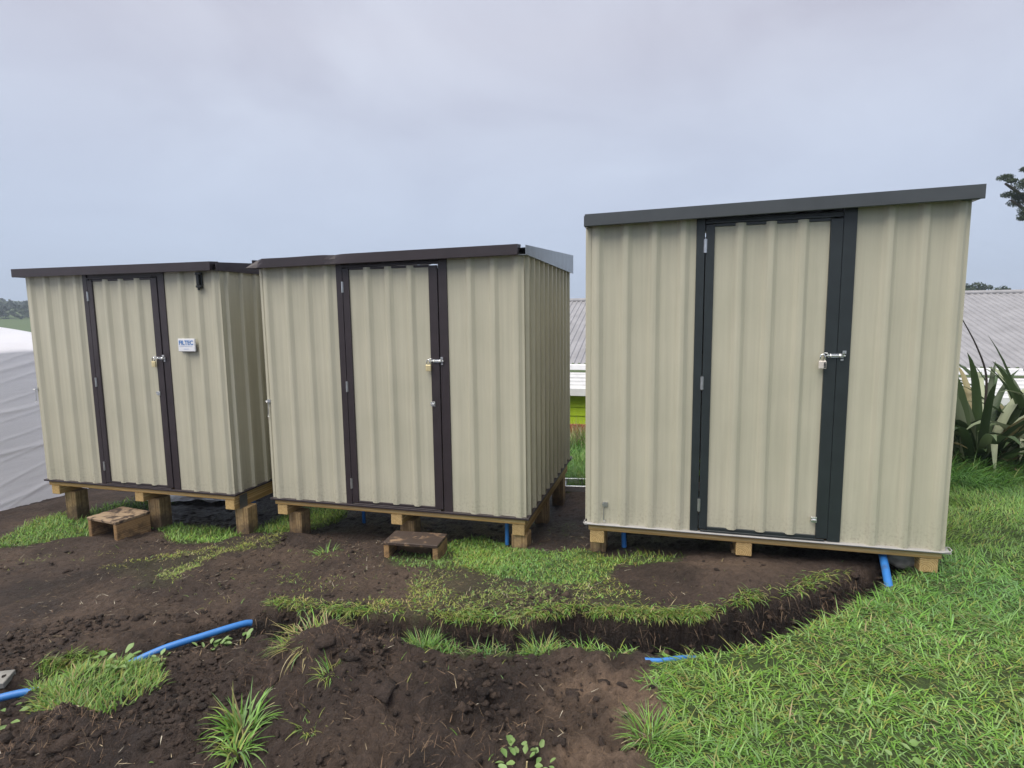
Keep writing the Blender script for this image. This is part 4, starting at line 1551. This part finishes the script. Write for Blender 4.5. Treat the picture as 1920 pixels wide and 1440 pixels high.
n = 30000
x = RNG.uniform(-3.0, 1.0, n)
y = RNG.uniform(1.85, 3.4, n)
dig = sstep(.55, .2, x) * (1 - .75 * turf_mask(x, y)) * np.clip(.35 + 1.5 * fbm(x, y, 2.4, 3, seed=40), .05, 1)
brown = np.exp(-(((x - .35) / .25) ** 2 + ((y - 2.15) / .35) ** 2))
m = RNG.random(n) < np.maximum(dig * (1 - brown), brown * .10)
x, y = x[m][:8000], y[m][:8000]
sz = .003 + .017 * RNG.random(len(x)) ** 6
parts = [crumbs(x, y, sz)]
n = 9000
x = RNG.uniform(-5.0, 2.3, n)
y = RNG.uniform(3.2, 5.6, n)
m = (RNG.random(n) < (1 - turf_mask(x, y)) * np.clip(.2 + 1.2 * fbm(x, y, 2.0, 3, seed=41), .03, 1)) & ~under_shed(x, y)
x, y = x[m][:3500], y[m][:3500]
parts.append(crumbs(x, y, .004 + .016 * RNG.random(len(x)) ** 5))
# crumbling trench sides and floor
n = 9000
x = RNG.uniform(-1.9, 2.3, n)
y = RNG.uniform(2.5, 3.6, n)
td_ = trench_depth(x, y)
m = (td_ > .03) & (RNG.random(n) < .8)
x, y = x[m][:2600], y[m][:2600]
parts.append(crumbs(x, y, .004 + .020 * RNG.random(len(x)) ** 4, .5))
# some fist-sized clods
n = 90
x = np.concatenate([RNG.normal(-.95, .4, n), RNG.normal(-1.85, .25, n // 2), RNG.normal(-.1, .25, n // 2), RNG.normal(-2.3, .5, n // 2)])
y = np.concatenate([RNG.normal(2.55, .22, n), RNG.normal(2.2, .12, n // 2), RNG.normal(2.3, .12, n // 2), RNG.normal(3.2, .25, n // 2)])
parts.append(crumbs(x, y, .012 + .030 * RNG.random(len(x)) ** 3, .75))
v_, q_, t_, c_ = merge(parts)
cl = link('soil_crumbs', fast_mesh('soil_crumbs', v_, q_, t_, {'zone': c_}), M['soil'])
tag(cl, 'loose crumbs and clods of dark soil over the dug ground', 'soil', kind='stuff')

n = 5200
x = RNG.uniform(-4.6, 1.0, n)
y = RNG.uniform(1.9, 5.0, n)
m = (RNG.random(n) < (1 - turf_mask(x, y)) * np.clip(.45 + 1.2 * fbm(x, y, 2.2, 3, seed=44), .05, 1)) & ~under_shed(x, y)
x, y = x[m], y[m]
n = len(x)
P = np.stack([x, y, height(x, y) + RNG.uniform(.002, .012, n)], 1)
pal = np.array([(.30, .22, .13), (.20, .13, .08), (.38, .31, .20), (.14, .09, .06), (.50, .46, .36)])[RNG.integers(0, 5, n)]
parts = [blades(P, RNG.uniform(.012, .06, n), RNG.uniform(.0014, .0042, n), RNG.uniform(1.2, 1.65, n), RNG.uniform(0, 6.28, n), pal, 3, RNG.uniform(-.5, .5, n))]
# fine roots on the clods and the heap
n = 1500
cx_ = RNG.choice([0, 1, 2], n, p=[.45, .35, .2])
x = np.where(cx_ == 0, RNG.normal(-.9, .22, n), np.where(cx_ == 1, RNG.normal(-1.86, .15, n), RNG.normal(-.25, .3, n)))
y = np.where(cx_ == 0, RNG.normal(2.6, .16, n), np.where(cx_ == 1, RNG.normal(2.16, .09, n), RNG.normal(2.1, .14, n)))
pal = np.array([(.22, .14, .09), (.16, .10, .065), (.30, .21, .13)])[RNG.integers(0, 3, n)]
parts.append(blades(np.stack([x, y, height(x, y)], 1), RNG.uniform(.02, .07, n), RNG.uniform(.001, .0022, n), RNG.uniform(.3, 1.6, n), RNG.uniform(0, 6.28, n), pal, 3, RNG.uniform(-1, 1.6, n)))
# torn roots hanging out of the cut
n = 30000
x = RNG.uniform(-1.6, 2.1, n)
y = RNG.uniform(2.8, 3.55, n)
td_ = trench_depth(x, y)
dmy, tt_ = seg_dist(x, y, TRENCH)
ty_ = np.interp(tt_, np.arange(len(TRENCH)), [q[1] for q in TRENCH])
m = (td_ > .02) & (td_ < .16) & (y > ty_)
x, y = x[m][:480], y[m][:480]
n = len(x)
pal = np.array([(.14, .09, .06), (.09, .06, .042), (.22, .155, .10), (.06, .042, .032)])[RNG.integers(0, 4, n)]
parts.append(blades(np.stack([x, y, height(x, y) + .004], 1), RNG.uniform(.03, .10, n), RNG.uniform(.0012, .003, n), RNG.uniform(1.2, 2.2, n), RNG.normal(-1.57, .7, n), pal, 4, RNG.uniform(.3, 1.4, n)))
lt = obj_from('straw_litter', parts, M['litter'])
tag(lt, 'scattered straw, root threads and dead blades on the soil', 'litter', kind='stuff')


# ------------------------------------------------------------------ single plants
def tuft(name, x, y, n, ln, wd, mixw, lean, droop, label, rad=.04, cat='grass tuft', az=None):
    z = hz_at(x, y)
    r = rad * np.sqrt(RNG.random(n))
    a = RNG.uniform(0, 6.28, n)
    P = np.stack([r * np.cos(a), r * np.sin(a), np.full(n, -.01)], 1)
    az_ = a + RNG.normal(0, .6, n) if az is None else RNG.normal(az[0], az[1], n)
    p = blades(P, RNG.uniform(*ln, n), RNG.uniform(*wd, n), RNG.uniform(*lean, n), az_, tints(n, mixw), 5, RNG.uniform(*droop, n))
    o = obj_from(name, [p], M['blade'], (x, y, z))
    return tag(o, label, cat)


tuft('grass_tuft', -1.125, 2.21, 120, (.08, .21), (.007, .013), (.75, .22, .03), (.1, 1.0), (.4, 2.2), 'bright long-bladed grass tuft on dark soil at the bottom edge, left', .05)
tuft('grass_tuft', -1.06, 2.04, 60, (.06, .17), (.006, .011), (.75, .22, .03), (.3, 1.2), (.6, 2.2), 'smaller bright grass tuft just below the long-bladed one', .04)
tuft('grass_tuft', -0.98, 2.66, 200, (.05, .16), (.004, .008), (.22, .30, .48), (.5, 1.6), (.2, 1.7), 'dry straw coloured grass tuft on top of the spoil heap', .14)
tuft('grass_tuft', -1.14, 2.78, 90, (.05, .13), (.004, .008), (.70, .28, .02), (.2, 1.2), (.4, 1.6), 'green grass tuft on the left shoulder of the spoil heap', .06)
tuft('grass_tuft', -0.80, 2.36, 60, (.04, .10), (.003, .006), (.45, .45, .10), (.3, 1.3), (.4, 1.6), 'small green grass tuft on the front slope of the spoil heap', .05)
tuft('grass_tuft', -0.83, 2.16, 60, (.03, .09), (.003, .006), (.35, .45, .20), (.3, 1.4), (.4, 1.6), 'sparse yellowish tuft low on the spoil heap front', .06)
tuft('grass_tuft', -0.46, 2.76, 150, (.06, .13), (.003, .005), (.85, .14, .01), (.05, .9), (.2, 1.2), 'bright green grass tuft on the trench edge behind the heap', .07)
tuft('grass_tuft', 0.13, 2.70, 150, (.06, .14), (.003, .006), (.62, .25, .13), (.2, 1.3), (.4, 1.6), 'arching grass tuft at the middle of the trench front edge', .07)
tuft('grass_tuft', 0.34, 2.69, 130, (.05, .13), (.003, .006), (.80, .15, .05), (.3, 1.4), (.4, 1.6), 'green tuft on the trench front edge nearest the lawn', .07)
tuft('grass_tuft', -1.46, 4.36, 60, (.05, .13), (.005, .009), (.70, .30, 0), (.5, 1.4), (.2, 1.2), 'flattened green tuft on bare soil before the middle shed', .07)
tuft('grass_tuft', 0.50, 2.02, 160, (.06, .15), (.003, .006), (.85, .12, .03), (.1, 1.1), (.4, 1.6), 'grass tuft spilling from the lawn onto brown soil at the bottom edge', .06)
tuft('grass_tuft', 0.78, 2.79, 90, (.05, .12), (.003, .006), (.25, .40, .35), (.6, 1.6), (.5, 1.8), 'drooping yellowish sod tuft hanging into the trench', .05, az=(-1.4, .8))


def leafy(name, x, y, n, size, label, spread=.10, up=.05):
    """rosette weed: each leaf a small cupped oval of its own"""
    z = hz_at(x, y)
    root = empty(name, (x, y, z), 0, label, 'weed')
    for i in range(n):
        a = RNG.uniform(0, 6.28)
        r = spread * math.sqrt(RNG.random())
        L = size * RNG.uniform(.7, 1.25)
        wd_ = L * RNG.uniform(.55, .8)
        pts = []
        prof_ = [(0, .12), (.2, .7), (.45, 1.0), (.7, .85), (.9, .45), (1.0, .08)]
        for t, w in prof_:
            lob = w * (1 + .22 * math.sin(t * 19 + i))
            pts += [(L * t, -wd_ * .5 * lob, .18 * L * abs(w) * .5), (L * t, 0, -.05 * L), (L * t, wd_ * .5 * lob, .18 * L * abs(w) * .5)]
        f = []
        for k in range(len(prof_) - 1):
            f += [(3 * k, 3 * k + 1, 3 * k + 4, 3 * k + 3), (3 * k + 1, 3 * k + 2, 3 * k + 5, 3 * k + 4)]
        c = np.array([(.20, .30, .10), (.16, .27, .08), (.24, .36, .14)][RNG.integers(0, 3)]) * RNG.uniform(.85, 1.1)
        me_ = fast_mesh('leaf', pts, quads=np.array(f), cols={'tint': np.tile(c, (len(pts), 1))})
        zz_ = up * RNG.uniform(.3, 1.2)
        link('leaf', me_, M['leaf'], root, (r * math.cos(a), r * math.sin(a), zz_), (RNG.uniform(-.4, .4), RNG.uniform(-.7, .3), a + RNG.normal(0, .5)), smooth=True)
    MB().tube([(0, 0, -.02), (.005, 0, up * .9)], .003, 6).build('stem', M['stake'], root)
    return root


leafy('broadleaf_weed', 0.03, 1.862, 30, .030, 'pale broadleaf weed at the bottom edge on dark soil', .09, .05)
leafy('broadleaf_weed', -1.655, 2.975, 16, .045, 'pale leafy weed right under the long blue pipe', .08, .035)
leafy('broadleaf_weed', -1.52, 3.03, 8, .04, 'small pale weed near the upper end of the long blue pipe', .05, .03)
leafy('broadleaf_weed', -1.80, 2.78, 7, .032, 'little yellowish weed beside the grassy sod at left', .04, .02)
leafy('broadleaf_weed', -2.02, 2.70, 18, .045, 'broad-leaved weeds growing in the middle of the grassy sod', .10, .05)
leafy('broadleaf_weed', -2.26, 2.36, 9, .04, 'pale weed at the lower left corner of the grassy sod', .10, .03)
leafy('broadleaf_weed', 1.30, 1.98, 16, .03, 'flat broadleaf weed in the lawn near the bottom edge', .16, .05)
leafy('broadleaf_weed', 2.05, 2.02, 12, .03, 'flat broadleaf weed in the lawn toward the bottom right corner', .14, .05)


# ------------------------------------------------------------------ flax, trees, hills
def flax_leaf(L, w, lean, az, droop, tint, fold=None):
    """one strap leaf, V-folded along its midrib; fold = fraction where it is broken over"""
    segs = 9
    d = np.array([math.cos(az), math.sin(az), 0])
    sdv = np.array([-math.sin(az), math.cos(az), 0])
    pos = np.array([0.0, 0, 0])
    vs = []
    for k in range(segs + 1):
        t = k / segs
        ang = lean + droop * t ** 1.6
        if fold and t > fold:
            ang = 2.75
        up = np.array([0, 0, 1.0])
        tang = d * math.sin(ang) + up * math.cos(ang)
        nrm = -d * math.cos(ang) + up * math.sin(ang)
        ww = w * (min(1, .45 + 2.2 * t) if t < .25 else (1 - ((t - .25) / .75) ** 2.2)) * .5 + .0015
        vs += [pos - sdv * ww + nrm * ww * .45, pos.copy(), pos + sdv * ww + nrm * ww * .45]
        pos = pos + tang * L / segs
    f = []
    for k in range(segs):
        f += [(3 * k, 3 * k + 1, 3 * k + 4, 3 * k + 3), (3 * k + 1, 3 * k + 2, 3 * k + 5, 3 * k + 4)]
    return fast_mesh('leaf', np.array(vs), quads=np.array(f), cols={'tint': np.tile(np.array(tint), (len(vs), 1))})


def flax(x, y, n, Lr, label, seed):
    R_ = random.Random(seed)
    z = hz_at(x, y)
    root = empty('flax_plant', (x, y, z), 0, label, 'flax', 'flax bushes by the far house')
    for i in range(n):
        a = R_.uniform(0, 6.283)
        r = R_.uniform(.02, .30)
        lean = R_.uniform(.10, .95)
        L = R_.uniform(*Lr) * (1.08 - .25 * lean)
        fold = R_.uniform(.55, .8) if R_.random() < .22 else None
        g = R_.choice([(.065, .105, .045), (.09, .14, .06), (.14, .19, .095), (.24, .29, .18), (.045, .072, .032)])
        if R_.random() < .12:
            g = (.24, .21, .11)
        if fold:
            g = (.36, .40, .27)
        o = link('leaf', flax_leaf(L, R_.uniform(.065, .125), lean, a, R_.uniform(.4, 1.9), g, fold), M['leaf'], root,
                 (r * math.cos(a), r * math.sin(a), -.02), smooth=False)
    # dead skirt at the foot
    m_ = 160
    a = RNG.uniform(0, 6.28, m_)
    P_ = np.stack([.3 * np.cos(a), .3 * np.sin(a), np.full(m_, .0)], 1) * RNG.uniform(.3, 1.3, m_)[:, None]
    p_ = blades(P_, RNG.uniform(.2, .55, m_), RNG.uniform(.01, .03, m_), RNG.uniform(.3, 1.3, m_), a + RNG.normal(0, .8, m_), np.array([(.13, .09, .05), (.20, .15, .09), (.08, .06, .04)])[RNG.integers(0, 3, m_)], 4, RNG.uniform(.2, 1.5, m_))
    tag(obj_from('dead_leaves', [p_], M['litter'], parent=root), kind='stuff')
    return root


fx = flax(4.85, 5.95, 125, (1.0, 1.45), 'flax bush with strap leaves and a dark dead flower stalk', 3)
M['dark_stalk'] = simple('dark_stalk', (0.03, 0.022, 0.018), 0.7, var=0.2)
MB().tube(smooth_path([(.0, -.1, 0), (-.06, -.12, .6), (-.08, -.12, .95), (-.22, -.14, 1.25), (-.42, -.16, 1.55)], 6), [.016 - .0005 * i for i in range(25)], 7).build('flower_stalk', M['dark_stalk'], fx)
flax(5.65, 6.05, 110, (1.0, 1.5), 'flax bush at the right picture edge behind the stalked one', 5)
flax(4.40, 6.35, 70, (.6, 1.0), 'small flax bush close behind the right shed corner', 8)


def leaf_cloud(centres, radii, per, size, pal, flat=.7):
    n = len(centres) * per
    c = np.repeat(np.asarray(centres, float), per, 0)
    r = np.repeat(np.asarray(radii, float), per)
    v = RNG.normal(0, 1, (n, 3))
    v /= np.linalg.norm(v, axis=1)[:, None]
    rad = RNG.random(n) ** .45
    p = c + v * (r * rad)[:, None] * np.array([1, 1, flat])
    a = RNG.normal(0, 1, (n, 3))
    a /= np.linalg.norm(a, axis=1)[:, None]
    b = np.cross(a, RNG.normal(0, 1, (n, 3)))
    b /= np.linalg.norm(b, axis=1)[:, None]
    s_ = (size * RNG.uniform(.6, 1.4, n))[:, None]
    V_ = np.stack([p - a * s_, p - b * s_ * .4, p + a * s_, p + b * s_ * .4], 1).reshape(-1, 3)
    Q_ = np.arange(n * 4).reshape(-1, 4)
    t = np.asarray(pal)[RNG.integers(0, len(pal), n)] * RNG.uniform(.7, 1.25, n)[:, None]
    return V_, Q_, None, np.repeat(t, 4, 0)


M['bark'] = simple('bark', (0.08, 0.062, 0.05), 0.85, var=0.3, nscale=8)
CONIFER = [(.038, .062, .030), (.052, .080, .038), (.030, .048, .025), (.075, .10, .05)]


def tree(name, loc, trunk, limbs, clumps, per, size, pal, label, group=None, flat=.6):
    r = empty(name, loc, 0, label, 'tree', group)
    mb = MB().tube(trunk[0], trunk[1], 9)
    for pts, r0 in limbs:
        P_ = smooth_path(pts, 4)
        mb.tube(P_, [r0 * (1 - .8 * i / len(P_)) for i in range(len(P_))], 7)
    mb.build('trunk', M['bark'], r, smooth=True)
    obj_from('crown', [leaf_cloud([c[:3] for c in clumps], [c[3] for c in clumps], per, size, pal, flat)], M['leaf'], parent=r)
    return r


# wind-shaped cypress: only a limb's tip reaches into the picture
tx, ty = 31.0, 31.0
tz = hz_at(tx, ty)
R1 = random.Random(4)
cl_ = []
limbs = []
# limb ends that show: (24.9..27, 30, z 6.6..8.6)
for (ex, ey, ez) in ((24.7, 30.0, 7.75), (25.3, 30.3, 7.0), (25.8, 30.0, 6.2), (27.4, 31.5, 9.0), (28, 29, 10.4), (33, 30, 11), (35, 32, 9.5), (31, 34, 10.5), (34, 28, 8.6), (29.5, 31.5, 12.2), (32, 31, 13)):
    e = Vector((ex - tx, ey - ty, ez - tz))
    limbs.append(([(0, 0, e.z * .55), tuple(e * .5 + Vector((0, 0, e.z * .18))), tuple(e * .8 + Vector((0, 0, e.z * .12))), tuple(e)], .20))
    for q in range(9):
        t = 1 - q * .055
        cl_.append((e.x * t + R1.uniform(-.45, .45) * (q > 0), e.y * t + R1.uniform(-.5, .5), e.z * (1 - (1 - t) * .05) + R1.uniform(-.15, .35), R1.uniform(.28, .62) * (0.7 if q < 2 else 1)))
tree('cypress_tree', (tx, ty, tz), ([(0, 0, -.3), (.1, 0, 3), (0, .1, 7), (-.2, 0, 12)], [.55, .42, .3, .1]), limbs, cl_, 620, .045, CONIFER, 'dark wind-shaped tree reaching in at the top right edge', flat=.45)

# trees beyond the far roof
for (px_, Yd, top_, wid, lab) in ((57.6, 74, 5.0, 2.2, 'hazy round-topped tree just above the far roof, nearest the right shed'),
                                  (61.2, 76, 4.6, 2.6, 'low hazy tree above the far roof, right of the round-topped one'),
                                  (66.5, 80, 4.2, 2.6, 'hazy tree above the far roof at the right picture edge')):
    zb = hz_at(px_, Yd)
    R2 = random.Random(int(px_ * 10))
    cls = [(R2.uniform(-wid, wid), R2.uniform(-1.5, 1.5), (top_ - zb) * R2.uniform(.55, .93), R2.uniform(.5, 1.1)) for _ in range(26)]
    tree('background_tree', (px_, Yd, zb), ([(0, 0, -.3), (.1, 0, (top_ - zb) * .8)], [.35, .12]), [], cls, 90, .22, CONIFER, lab, 'trees beyond the far roof', .6)

# wooded hillside at far left, one mass
n = 1500
hx = RNG.uniform(-420, -60, n)
hy = RNG.uniform(180, 420, n)
keep_ = fbm(hx, hy, .012, 3, seed=51) > -.12
hx, hy = hx[keep_], hy[keep_]
hzv = height(hx, hy)
cr_ = RNG.uniform(1.6, 4.2, len(hx))
wood = obj_from('hillside_wood', [leaf_cloud(np.stack([hx, hy, hzv + cr_ * .5], 1), cr_, 38, .95, [(.035, .052, .028), (.028, .042, .024), (.050, .070, .034)], .75)], M['leaf'])
tag(wood, 'dark bush covering the far hillside at left', 'woodland', kind='stuff')

# ------------------------------------------------------------------ damp air
hm_, nt_, b_ = material('haze')
nt_.nodes.remove(b_)
pv_ = nt_.nodes.new('ShaderNodeVolumePrincipled')
pv_.inputs['Color'].default_value = (0.72, 0.84, 1.0, 1)
pv_.inputs['Density'].default_value = 0.0011
nt_.links.new(pv_.outputs[0], nt_.nodes['Material Output'].inputs['Volume'])
hb = MB().box(-1000, 1000, -100, 1400, -40, 60).build('haze', hm_)
tag(hb, 'thin grey damp air over the far hills', 'haze', kind='stuff')
